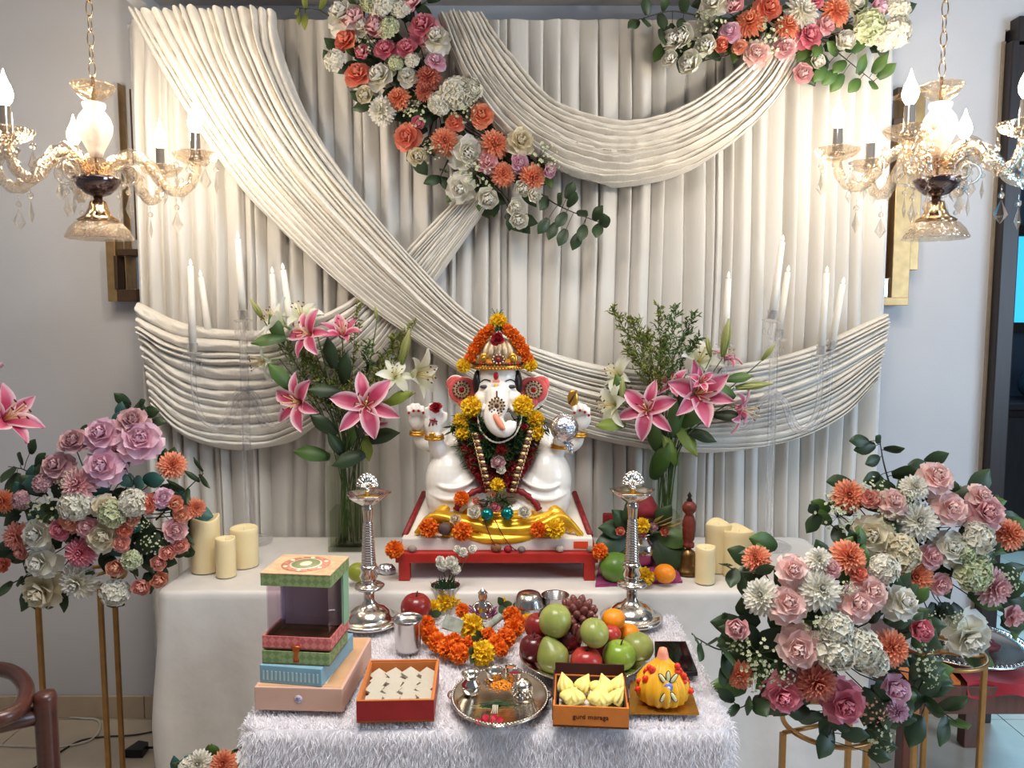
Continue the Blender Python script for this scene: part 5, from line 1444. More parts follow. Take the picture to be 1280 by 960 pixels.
YL_ = ('back row end nearest the silver tray', 'back row second from the silver tray', 'middle of the back row', 'back row second from the gold card', 'back row end nearest the gold card', 'front row end nearest the silver tray', 'front row second from the silver tray', 'middle of the front row', 'front row second from the gold card', 'front row end nearest the gold card', 'propped between the rows')
for i, (x, y, rx, ry) in enumerate(((-.042, .012, -.5, -.25), (-.018, .016, -.8, .5), (.004, .014, -.6, 1.0), (.030, .014, -.6, -.3), (.045, .02, -.9, .4), (-.045, -.018, -1.0, .7), (-.020, -.022, -1.2, -.4), (.006, -.022, -1.15, .5), (.030, -.024, -1.2, -.6), (.040, -.014, -.9, .6), (.018, -.002, -.6, .2))):
    inst('moulded_sweet', mm, BM @ T3(x*wx/.128, y, .024+(.008 if y > 0 else 0)) @ RX(rx*.6) @ RY(ry), None, label='yellow peaked sweet in the orange box, '+YL_[i], cat='sweet', group='yellow sweets in the orange box')

# orange ribbed confection on a gold card, dark phone behind
a, b, c_, d = onz(786, 893, FZ+.005), onz(874, 894, FZ+.005), onz(860, 852, FZ+.005), onz(788, 853, FZ+.005)
MB().add([a, b, c_, d]+[p+Vector((0, 0, .004)) for p in (a, b, c_, d)], [(3, 2, 1, 0), (4, 5, 6, 7), (0, 1, 5, 4), (1, 2, 6, 5), (2, 3, 7, 6), (3, 0, 4, 7)], 0, flat=True).obj('gold_card', mat('gold_card', (190, 136, 52), .25, .7, var=.1), None, label='shiny gold card under the ribbed orange confection', cat='card')
c = onz(829, 880, FZ+.009); k = px(c.y); A = T3(c.x, c.y+.012, FZ+.009)
t = thing('ribbed_confection', 'large ribbed yellow orange peaked confection with pink tip and red petals', 'sweet', (c.x, c.y+.012, FZ+.009))
m = MB(); n = 72; V = []
prof = [(0, 0), (.6, 0), (.92, .1), (1, .28), (.95, .42), (.72, .58), (.42, .70), (.24, .80), (.2, .9), (.15, .97), (0, 1)]
for r_, z in prof:
    for i in range(n):
        a_ = 2*PI*i/n; q = r_*33*k*(1+.17*(abs(math.cos(8*a_))-.5)*min(1, 3*max(0, .85-z)))
        V.append((q*math.cos(a_), q*math.sin(a_), z*74*k))
m.add(V, [(q*n+i, q*n+(i+1) % n, (q+1)*n+(i+1) % n, (q+1)*n+i) for q in range(len(prof)-1) for i in range(n)], 0, A)
m.m = [1 if f >= 7*n else 0 for f in range(len(m.f))]
m.obj('ribbed_body', [mat('orange_icing', (240, 176, 40), .4, var=.08, vscale=20, sss=.1), mat('pink_icing', (238, 150, 120), .4)], t)
for i in range(22):
    m = MB()
    s_ = -1 if i % 2 else 1; j = (i//2) % 7
    p = A @ Vector((s_*(16+3*j)*k, (-14+5*(j % 3))*k, (46-4.2*j+2*(i % 3)+(4 if i > 13 else 0))*k))
    m.ell(p, (4.4*k, 3.4*k, 4.2*k), 7, 5, fn=lambda q: q*(1+.35*noise.noise(q*2+Vector((i, 0, 0)))))
    m.obj('red_petal', mat('red_jelly', (222, 54, 34), .35), t)
m = MB(); p = A @ Vector((2*k, -29*k, 33*k))
m.ell(p, (6*k, 2.4*k, 6*k), 12, 8, 0); m.ell(p+Vector((0, -2*k, 0)), (2.4*k, 1.6*k, 2.4*k), 8, 6, 1)
for g_ in (-35, 0, 35, 150, 180, 210):
    gr = math.radians(g_); dv = Vector((math.sin(gr), 0, math.cos(gr)))
    q = p+dv*13*k+Vector((0, (2.5 if g_ < 90 and g_ > -90 else -3.5)*k, 0))
    M = Matrix.Translation(q) @ RY(gr)
    m.ell((0, 0, 0), (2.6*k, 1.3*k, 7*k), 8, 6, 2, M); m.ell((0, .6*k, 0), (3.6*k, 1.2*k, 8.2*k), 8, 6, 3, M)
m.obj('flower_jewel', [mat('violet_gem', (120, 130, 200), .15, var=.3, vscale=90), mat('pale_gem', (210, 214, 240), .1), mat('cream_icing', (234, 226, 176), .4), mat('dark_green_icing', (44, 58, 34), .4)], t)
a, b, c_, d = onz(819, 846, FZ+.008), onz(872, 845, FZ+.008), onz(857, 806, FZ+.008), onz(818, 806, FZ+.008)
t = thing('phone', 'black phone lying flat on the fur throw behind the ribbed confection', 'phone', a)
MB().add([a, b, c_, d]+[p+Vector((0, 0, .009)) for p in (a, b, c_, d)], [(3, 2, 1, 0), (4, 5, 6, 7), (0, 1, 5, 4), (1, 2, 6, 5), (2, 3, 7, 6), (3, 0, 4, 7)], 0, flat=True).obj('case', mat('black_plastic', (18, 18, 20), .3), t)
q = [a.lerp(c_, .04), b.lerp(d, .04), c_.lerp(a, .04), d.lerp(b, .04)]
MB().add([p+Vector((0, 0, .0095)) for p in q], [(0, 1, 2, 3)], 0, flat=True).obj('screen', mat('black_screen', (10, 10, 12), .06, var=0, coat=.5), t)

# silver worship tray and what lies on it
c = onz(625, 873, FZ+.008); k = px(c.y); h = lambda q: q*k
A = T3(c.x, c.y, FZ+.004) @ Matrix.Diagonal((1, 1.2, 1, 1))
TZ2 = FZ+.004+h(3)
t = thing('silver_tray', 'round silver tray with a beaded rim and small loop handles at the table front', 'tray', (c.x, c.y, FZ+.004))
MB().lathe([(0, 0), (h(54), 0), (h(60), h(4)), (h(62), h(6)), (h(64), h(6)), (h(63), h(8)), (h(59), h(8)), (h(53), h(3)), (0, h(3))], 64, M=A).obj('dish', mat('tray_silver', (206, 196, 182), .2, 1.0, var=.06, vscale=8), t)
bd_ = MB()
for i in range(90): bd_.ell((h(62)*math.cos(i*PI/45), h(62)*math.sin(i*PI/45), h(8)), h(1.8), 6, 4, 0, A)
bd_.obj('beaded_rim', M_SILVER, t)
for a_ in (0, PI, PI/2+.1, -PI/2):
    m = MB(); m.tube(smooth([Vector((h(61), h(-9), h(7))), Vector((h(66), h(-5), h(8))), Vector((h(67), 0, h(8))), Vector((h(66), h(5), h(8))), Vector((h(61), h(9), h(7)))], 12), h(1.6), 6, 0, A @ RZ(a_)); m.obj('loop_handle', M_SILVER, t)
def cup(u, v, r_, hh, label, fill=None, prof=None):
    p = onz(u, v, TZ2); A = T3(p.x, p.y, TZ2)
    t = thing('silver_cup', label, 'cup', (p.x, p.y, TZ2), 'small silver cups on the tray')
    prof = prof or [(0, 0), (.6, 0), (.75, .1), (.95, .45), (1, .9), (1.05, 1), (.95, .98), (.85, .5), (.5, .2), (0, .16)]
    MB().lathe([(h(r_)*a, h(hh)*b) for a, b in prof], 28, M=A).obj('cup_wall', M_SILVER, t)
    if fill: MB().lathe([(h(r_)*.9, h(hh)*.72), (h(r_)*.5, h(hh)*.84), (0, h(hh)*.9)], 20, M=A).obj('powder', fill, t)
    return t, p
cup(589, 868, 13, 34, 'round-bellied polished silver water pot on the tray', prof=[(0, 0), (.5, 0), (.85, .1), (1, .3), (.95, .48), (.6, .62), (.62, .70), (.95, .82), (1.0, .86), (.86, .85), (.5, .7), (.5, .55), (0, .4)])
cup(618, 849, 12, 13, 'plain silver bowl behind the rice on the tray')
cup(638, 842, 7.5, 11, 'small silver cup of orange powder at the back of the tray', mat('orange_powder', (190, 96, 40), .9))
cup(643, 852, 10, 15, 'white silver cup of crimson powder on the tray', mat('crimson_powder', (120, 16, 28), .9))
t, p = cup(653, 872, 13, 24, 'lidded engraved silver pot on the tray beside the crimson powder', prof=[(0, 0), (1, 0), (1, .1), (.9, .15), (.97, .5), (.88, .66), (.98, .70), (.9, .82), (.6, .96), (.2, 1.02), (.12, 1.08), (0, 1.1)])
m = MB()
for i in range(12):
    for j in range(3): m.ell((p.x+h(12.5)*math.cos(i*PI/6+j*.26), p.y+h(12.5)*math.sin(i*PI/6+j*.26), TZ2+h(5+4*j)), h(1.6), 6, 4)
m.obj('engraved_bead', M_SILVER, t)
random.seed(21)
m = MB(); pp = onz(627, 856, TZ2)
for i in range(260):
    q = pp+Vector((random.gauss(0, .014), random.gauss(0, .012), 0)); m.ell((q.x, q.y, TZ2+.001+.006*math.exp(-((q-pp).length/.012)**2)), (.0022, .0014, .0012), 5, 4, 0, None)
m.obj('turmeric_rice', mat('turmeric', (226, 140, 36), .8, var=.2), None, label='heap of orange turmeric rice on the silver tray', cat='rice', kind='stuff')
m = MB(); pp = onz(618, 884, TZ2+.004)
for i in range(46):
    o = Vector((random.gauss(-.012, .01), random.gauss(0, .004), random.uniform(0, .008))); e = Vector((random.uniform(.03, .055), random.gauss(0, .006), random.uniform(-.002, .006)))
    m.tube([pp+o, pp+o+e*.5+Vector((0, 0, .003)), pp+o+e], [.0012, .0011, .0003], 3, cap=False)
    if i < 12: m.tube([pp+o, pp+o-Vector((.02, 0, 0))], [.001, .0003], 3, 1, cap=False)
m.obj('grass_bundle', [DURVA, mat('pale_stalk', (176, 186, 130), .6)], None, label='small tied bundle of green grass lying across the silver tray', cat='grass')
m = MB(); pp = onz(619, 882, TZ2+.012)
for i in range(4): m.tube([pp+Vector((.003*i-.004, 0, .002)), pp+Vector((.003*i-.005, -.004-.002*(i % 2), -.006)), pp+Vector((.004*i-.008, -.010, -.011))], .0009, 4)
m.obj('white_thread', mat('white_thread', (226, 220, 200), .8), None, label='white thread tied round the grass bundle on the tray', cat='thread')
m = MB(); pp = onz(611, 903, TZ2+.003)
for i in range(7): add_petal(m, i*.9, 0, 3, 3, frame(pp+Vector((.016*math.cos(i*2.2), .005*math.sin(i*3), .002)), (random.uniform(-.4, .4), -.5, 1)), L=.013, Wd=.0075, tilt=.9, curl=.7, cup=.003, tip=.9)
m.obj('red_petals', petal('crimson_petal', (150, 10, 36), (200, 24, 56), trans=.15), None, label='crumpled crimson blossom at the front of the silver tray', cat='flower')
# ------------------------------------------------------------------ flower garlands and bouquets
random.seed(11)
A = [('Pw', 427, 17, 38), ('Bk', 442, 22, 26), ('Rr', 431, 49, 29), ('Bp', 469, 34, 27), ('Rw', 454, 32, 23), ('Hw', 480, 8, 34), ('Hw', 500, 12, 26), ('Hg', 486, 36, 26), ('Pd', 528, 32, 34), ('Pw', 545, 47, 32), ('Rd', 508, 59, 26), ('Rd', 481, 61, 27),
     ('Rl', 545, 75, 23), ('Bd', 452, 66, 17), ('Gg', 456, 56, 26), ('Hw', 420, 77, 28), ('Rr', 447, 92, 31), ('Rw', 474, 95, 36), ('Rw', 509, 95, 24), ('Ds', 535, 95, 32), ('Ds', 530, 113, 24), ('Bc', 456, 120, 20), ('Mw', 475, 137, 34), ('Do', 497, 122, 29), ('Gg', 517, 145, 32),
     ('Bd', 523, 154, 15), ('Rr', 508, 171, 31), ('Hw', 570, 117, 40), ('Hw', 550, 130, 28), ('Hw', 590, 112, 26), ('Gg', 580, 136, 30), ('Ro', 602, 144, 28), ('Rr', 568, 153, 21), ('Do', 556, 176, 34), ('Bc', 522, 196, 21), ('Pw', 585, 191, 40), ('Do', 620, 179, 35), ('Rc', 651, 176, 33),
     ('Rp', 609, 202, 27), ('Rl', 650, 203, 23), ('Do', 629, 217, 30), ('Do', 667, 222, 33), ('Bl', 686, 214, 16), ('Gg', 680, 199, 36), ('Gg', 597, 217, 36), ('Gg', 540, 190, 26), ('Pw', 575, 236, 33), ('Bw', 653, 236, 19), ('Bw', 609, 248, 25), ('Bw', 668, 244, 17), ('Bw', 643, 259, 21), ('Bw', 648, 274, 21), ('Bp', 512, 2, 22), ('Hg', 462, 6, 24), ('Hg', 495, 80, 20), ('Hw', 515, 76, 18)]
t = thing('flower_garland', 'long garland of coral, pink and white flowers running down the middle of the curtain', 'flowers', py(555, 130, 2.5), 'upper flower garlands')
BG = dict(bulge=.03, radius=230)
bouquet(t, 2.535, (545, 120), A, .03, 260, fill=150, leafpx=24, fillk='ddmd')
sprig(t, [(668, 236), (700, 258), (757, 281)], [(713, 237), (699, 249), (680, 254), (701, 275), (690, 289), (703, 297), (728, 291), (728, 267), (747, 266), (756, 276), (747, 288), (720, 302), (679, 283), (716, 250)], 2.52, 24)
sprig(t, [(414, 22), (396, 12), (372, 10)], [(381, 27, 24), (371, 14, 18), (381, 2, 18), (404, 2, 20), (374, 24, 16)], 2.52, 22, 'o')
sprig(t, [(560, 200), (550, 222)], [(541, 225, 26), (556, 213), (559, 230, 24)], 2.53, 24)
sprig(t, [(510, 20), (535, 0)], [(528, 6, 22), (545, -4, 24), (520, 2, 20)], 2.53, 22)
B_ = [('Pw', 891, 4, 32), ('Bk', 916, 6, 22), ('Do', 937, 27, 35), ('Rr', 961, 10, 31), ('Do', 985, 31, 30), ('Mw', 1005, 15, 42), ('Do', 1047, 13, 35), ('Bl', 1098, 11, 24), ('Hw', 1120, 11, 32), ('Hw', 1120, 39, 38), ('Hg', 1085, 34, 40), ('Hw', 1103, 50, 28), ('Rl', 912, 39, 24), ('Re', 925, 58, 17), ('Br', 902, 56, 17), ('Rb', 946, 66, 30), ('Gg', 961, 44, 40), ('Gg', 888, 27, 32),
      ('Rd', 1012, 44, 32), ('Rk', 1033, 31, 24), ('Rk', 982, 60, 25), ('Bk', 1003, 91, 22), ('Bw', 883, 58, 24), ('Bw', 852, 46, 26), ('Bw', 840, 50, 24), ('Bw', 862, 80, 27), ('Bw', 838, 73, 19), ('Bw', 1057, 52, 24), ('Bw', 1022, 77, 18), ('Gg', 867, 62, 30), ('Rw', 1070, 4, 26), ('Rd', 1018, 0, 22)]
t = thing('flower_garland', 'upper flower garland trailing leaves beside the six-armed chandelier', 'flowers', py(980, 40, 2.5), 'upper flower garlands')
bouquet(t, 2.535, (985, 20), B_, .03, 190, fill=85, leafpx=24, fillk='ddmd')
sprig(t, [(875, 20), (838, 14), (800, 24)], [(808, 6), (832, 3), (855, 4), (792, 30), (808, 28), (828, 27), (829, 46), (852, 31), (840, 38, 18)], 2.52, 23)
sprig(t, [(1015, 40), (1050, 68), (1092, 102)], [(1005, 68), (1022, 63), (1049, 83), (1025, 93), (1037, 97), (1046, 104), (1078, 80), (1100, 79), (1109, 88), (1068, 107), (1092, 106), (1075, 55), (1041, 60), (1075, 8), (1012, 80)], 2.515, 26, 'm')
C_ = [('Pm', 166, 525, 36), ('Pl', 175, 549, 48), ('Pl', 126, 542, 42), ('Rm', 91, 551, 34), ('Pl', 127, 582, 44), ('Pm', 69, 582, 36), ('Dk', 97, 605, 46), ('Do', 216, 581, 34), ('Hw', 94, 631, 40), ('Hw', 166, 629, 36), ('Hg', 142, 642, 34), ('Rr', 184, 629, 24), ('Rl', 204, 622, 24), ('Be', 219, 630, 19), ('Re', 227, 644, 21), ('Do', 245, 635, 25), ('Pc', 129, 633, 28),
      ('Do', 3, 627, 28), ('Hm', 28, 625, 24), ('Hm', 54, 604, 24), ('Gg', 58, 637, 38), ('Rw', 45, 668, 38), ('Rd', 75, 662, 27), ('Re', 88, 650, 30), ('Rk', 109, 659, 27), ('Df', 20, 672, 38), ('Rf', 24, 691, 18), ('Rc', 129, 670, 42), ('Rr', 155, 662, 19), ('Rf', 151, 679, 21), ('Re', 164, 649, 20), ('Gg', 175, 654, 19), ('Dd', 100, 691, 38), ('Pw', 49, 704, 38), ('Pc', 49, 741, 46), ('Mw', 96, 729, 48), ('Be', 144, 709, 21), ('Hw', 144, 740, 34),
      ('Bf', 209, 690, 19), ('Bf', 198, 703, 18), ('Be', 198, 724, 20), ('Bf', 176, 733, 21), ('Rk', 219, 663, 30), ('Rf', 225, 681, 22), ('Rr', 3, 707, 18), ('Hg', 165, 700, 26), ('Gg', 190, 680, 24), ('Gg', 80, 600, 24)]
t = thing('flower_arrangement', 'large bouquet of lavender pink roses, white blooms and peach buds beside the pillar candles', 'flowers', py(110, 735, 2.25), 'flower arrangements on gold stands')
bouquet(t, 2.22, (110, 640), C_, .14, 150, fill=130, leafpx=30, fillk='ddtd', face=.7)
sprig(t, [(170, 540), (168, 516), (160, 505)], [(152, 499, 24), (153, 509, 22), (177, 503, 16), (188, 515, 26), (197, 527, 22)], 2.22, 24)
sprig(t, [(60, 620), (35, 590), (10, 583)], [(40, 558, 24), (25, 573), (50, 574), (43, 588), (9, 593, 28), (15, 607, 34), (33, 606, 26), (14, 650, 26)], 2.2, 24)
sprig(t, [(150, 620), (165, 600)], [(157, 599, 26, 't'), (173, 604, 28, 't'), (192, 600, 30, 't'), (122, 611, 28, 't'), (151, 574, 28, 't'), (140, 596, 26, 't')], 2.12, 26, 't')
sprig(t, [(195, 650), (225, 620), (254, 592)], [(219, 607, 30, 'n'), (247, 581, 26, 'n'), (255, 602, 28, 'n'), (234, 620, 28, 'n'), (240, 595, 24, 'n'), (232, 671, 32, 'n')], 2.16, 26, 'n')
sprig(t, [(60, 715), (30, 722), (0, 738)], [(24, 727, 22), (6, 736, 24), (107, 716, 26)], 2.12, 22)
D_ = [('Pb', 1171, 596, 40), ('Mw', 1144, 608, 34), ('Pb', 1227, 619, 28), ('Pb', 1189, 636, 40), ('Pk', 1233, 640, 46), ('Do', 1264, 667, 40), ('Do', 1061, 619, 40), ('Rf', 1087, 622, 24), ('Pb', 1117, 627, 34), ('Mw', 1149, 651, 48), ('Pc', 1090, 669, 46), ('Hw', 1221, 672, 42), ('Pw', 1190, 685, 42), ('Hc', 1125, 691, 46), ('Rk', 1166, 695, 29), ('Do', 1143, 721, 47), ('Rk', 1177, 731, 27), ('Dk', 1245, 735, 48), ('Hg', 1214, 715, 50), ('Gg', 1227, 691, 32), ('Gg', 1262, 722, 30), ('Gg', 1046, 641, 46), ('Gg', 1094, 612, 28), ('Gg', 1114, 649, 30), ('Gg', 1138, 623, 24),
      ('Rk', 1269, 771, 28), ('Pw', 1213, 799, 54, -.03), ('Gg', 1190, 773, 26), ('Gg', 1165, 775, 22), ('Hg', 1204, 690, 30)]
t = thing('flower_arrangement', 'rear bouquet of blush roses and coral dahlias in front of the dark door frame', 'flowers', py(1160, 800, 2.0), 'flower arrangements on gold stands')
bouquet(t, 1.99, (1160, 700), D_, .12, 150, fill=130, leafpx=34, fillk='dddm', face=.7)
sprig(t, [(1115, 615), (1105, 580), (1100, 552)], [(1074, 551, 28), (1081, 560, 30), (1098, 549, 20), (1118, 562, 26), (1091, 576, 26), (1090, 598, 30), (1133, 591, 34), (1147, 580, 24), (1111, 611, 28)], 1.98, 26)
sprig(t, [(1085, 690), (1050, 665), (1020, 640)], [(1016, 655, 30), (1017, 636, 26), (1036, 653, 24), (1048, 670, 32)], 1.96, 26)
sprig(t, [(1170, 660), (1165, 630)], [(1162, 619, 30), (1166, 636, 28), (1247, 628, 24), (1275, 655, 26)], 1.95, 26, 'm')
E_ = [('Do', 945, 697, 35), ('Pb', 991, 712, 36), ('Mw', 1024, 699, 34), ('Rk', 1040, 710, 24), ('Do', 1062, 695, 45), ('Rr', 1074, 716, 21), ('Hw', 1104, 711, 38), ('Mw', 951, 745, 46), ('Pb', 985, 754, 46), ('Mw', 1026, 736, 56), ('Pb', 1072, 754, 44), ('Pb', 1090, 740, 42), ('Pw', 1130, 752, 40), ('Bk', 921, 785, 27), ('Pb', 999, 811, 50), ('Gg', 1020, 775, 38), ('Hw', 1045, 785, 40), ('Hw', 1045, 812, 52), ('Hw', 1075, 810, 50), ('Hw', 1092, 827, 36), ('Bd', 1150, 787, 29), ('Do', 1117, 810, 46), ('Do', 925, 845, 36), ('Ds', 1021, 854, 54), ('Pd', 980, 870, 46), ('Pd', 1056, 881, 50),
      ('Bl', 1119, 861, 34), ('Dl', 1124, 890, 30), ('Gg', 947, 820, 44), ('Gg', 942, 840, 40), ('Gg', 977, 842, 30), ('Gg', 922, 802, 26), ('Gg', 1152, 820, 34), ('Gg', 1160, 845, 28), ('Ge', 1092, 890, 32), ('Gg', 1098, 925, 40), ('Gg', 1060, 740, 24)]
t = thing('flower_arrangement', 'front bouquet of blush roses, white chrysanthemums and coral dahlias beside the fur throw', 'flowers', py(1030, 925, 1.72), 'flower arrangements on gold stands')
bouquet(t, 1.70, (1035, 810), E_, .14, 155, fill=150, leafpx=38, fillk='dddm', face=.7)
sprig(t, [(945, 715), (925, 715), (905, 706)], [(907, 706, 30), (916, 722, 32), (957, 712, 26), (928, 733, 24)], 1.62, 30)
sprig(t, [(930, 805), (900, 812), (868, 796)], [(870, 799, 30), (891, 802, 32), (876, 816, 28), (911, 820, 34), (909, 833, 32), (905, 848, 28)], 1.60, 30)
sprig(t, [(960, 850), (945, 875), (925, 885)], [(907, 869, 28), (917, 888, 28), (935, 882, 42), (951, 882, 42)], 1.60, 34)
sprig(t, [(1040, 880), (1034, 925)], [(1032, 930, 44), (1011, 897, 40), (1070, 919, 38), (998, 890, 36), (1050, 905, 36), (1100, 945, 30)], 1.62, 36)
sprig(t, [(1110, 860), (1160, 880), (1200, 905)], [(1201, 906, 42, 'm'), (1192, 880, 44), (1144, 915, 44), (1164, 858, 42), (1166, 884, 44), (1180, 915, 40), (1164, 801, 36), (1150, 835, 40), (1130, 880, 40), (1145, 870, 40)], 1.66, 40)
t = thing('flower_arrangement', 'low bouquet with a white and a coral bloom peeping up beside the fur throw', 'flowers', (-.70, 1.84, .36), 'flower arrangements on gold stands')
bouquet(t, 1.84, (265, 985), [('Mw', 248, 955, 34), ('Hw', 236, 962, 28), ('Do', 279, 955, 34), ('Pb', 262, 975, 34), ('Mw', 290, 985, 34), ('Rk', 240, 990, 30)], .05, 70, fill=26, leafpx=28)
sprig(t, [(290, 970), (303, 945), (296, 935)], [(300, 932, 14), (293, 940, 12)], 1.84, 14)
MB().lathe([(.05, .0), (.07, .01), (.06, .06), (.05, .2), (.07, .36), (.08, .38), (.07, .37)], 24, M=T3(-.70, 1.84, .004)).obj('vase', mat('white_ceramic', (222, 218, 210), .3), t)

# gold stands
M_STAND = mat('brushed_gold', (170, 128, 78), .35, .75, var=.12, vscale=30)
def stand(name, label, ctr, ztop, legs, rad):
    t = thing(name, label, 'flower stand', (ctr[0], ctr[1], 0), 'gold flower stands')
    m = MB(); m.tube([(ctr[0]+rad*math.cos(i*PI/20), ctr[1]+rad*math.sin(i*PI/20), ztop) for i in range(40)], .006, 8, closed=True)
    m.obj('top_ring', M_STAND, t)
    m = MB()
    for lx, ly in legs: m.tube([(lx, ly, ztop), (ctr[0], ctr[1], ztop)], .005, 6)
    m.obj('top_spoke', M_STAND, t)
    for x, y in legs:
        MB().box((x, y, ztop/2), (.013, .013, ztop), bev=.002).obj('leg', M_STAND, t)
    m = MB(); n = len(legs)
    for i in range(n): m.tube([(legs[i][0], legs[i][1], .012), (legs[(i+1) % n][0], legs[(i+1) % n][1], .012)], .006, 6)
    m.obj('foot_frame', M_STAND, t)
zc = py(110, 722, 2.25).z
stand('flower_stand', 'slim gold stand under the lavender rose bouquet', (-1.25, 2.25), zc, [(py(50, 800, 2.2).x, 2.2), (py(128, 800, 2.2).x, 2.2), (py(146, 800, 2.32).x, 2.32)], .10)
zd = py(1225, 815, 2.0).z
stand('flower_stand', 'slim gold stand under the rear bouquet by the side table', (1.13, 2.0), zd, [(py(1229, 860, 1.97).x, 1.97), (py(1144, 900, 1.98).x, 1.98), (py(1156, 900, 2.08).x, 2.08)], .11)
ze = py(1035, 922, 1.66).z
stand('flower_stand', 'round-topped gold stand under the front bouquet beside the fur throw', (py(1035, 922, 1.72).x, 1.72), ze, [(py(978, 940, 1.68).x, 1.68), (py(1083, 940, 1.68).x, 1.68), (py(1060, 940, 1.82).x, 1.82)], .10)

# ---- lily vases
PKL = petal('pink_lily', (196, 70, 104), (222, 130, 160), (190, 58, 98), rough=.45, edge=((248, 220, 228), .5, 1.0), trans=.2)
WHL = petal('white_lily', (216, 220, 170), (244, 244, 240), rough=.45, trans=.25)
M_PIST = mat('pistil', (220, 196, 130), .5)
M_ANTH = mat('anther', (104, 44, 24), .8)
LBUD = petal('lily_bud_green', (140, 160, 80), (206, 204, 140), rough=.45, trans=.2)
M_NECK = mat('lily_neck', (130, 160, 90), .5)
_l = {}
for k, m_ in (('p', PKL), ('w', WHL)):
    for s_, op in ((1, 1.0), (2, .8), (3, 1.12)):
        st_ = random.getstate(); mm_ = lily(s_, op); random.setstate(st_)
        _l[(k, s_)] = mm_.mesh('lily', [m_, M_PIST, M_ANTH, M_NECK])
_lb = lily_bud(1).mesh('lily_bud', LBUD)
def branch(root, path, Y, n, L, m=None, name='foliage_branch', dens=9, lw=.0026):
    """goldenrod-like greenery: side twigs beset with little blades; one mesh a branch"""
    P = smooth([py(a, b, Y+(c[0] if c else 0)) for a, b, *c in path], 30)
    mb = MB(); mb.tube(P, [.0022-.0016*i/29 for i in range(30)], 5, 1)
    for i in range(n):
        f = (.35+.65*i/n)*28.9; k = int(f); p = P[k].lerp(P[k+1], f-k)
        tdir = (P[k+1]-P[k]).normalized()
        side = Vector((random.gauss(0, 1), random.gauss(0, .7), random.gauss(0, .4)))
        d = (tdir*.9+side.normalized()*.8).normalized()
        l = L*(1.1-.75*i/n)*random.uniform(.7, 1.2)
        e = p+d*l
        mid_ = (p+e)/2+Vector((0, 0, .006))
        mb.tube([p, mid_, e], .0007, 3, 1, cap=False)
        for j in range(dens):
            g = (j+.5)/dens; q = p.lerp(e, g)+Vector((0, 0, .012*g*(1-g)))
            dd = (d*.8+Vector((random.gauss(0, .7), random.gauss(0, .7), random.gauss(.1, .6)))).normalized()
            add_petal(mb, 0, 0, 1, 2, frame(q, dd, 1, random.random()*6), L=.013*random.uniform(.7, 1.5), Wd=lw, tilt=.2, curl=.6, cup=0, tip=.2)
    return mb.obj(name, [m or G_OLIVE, M_STEM], root)
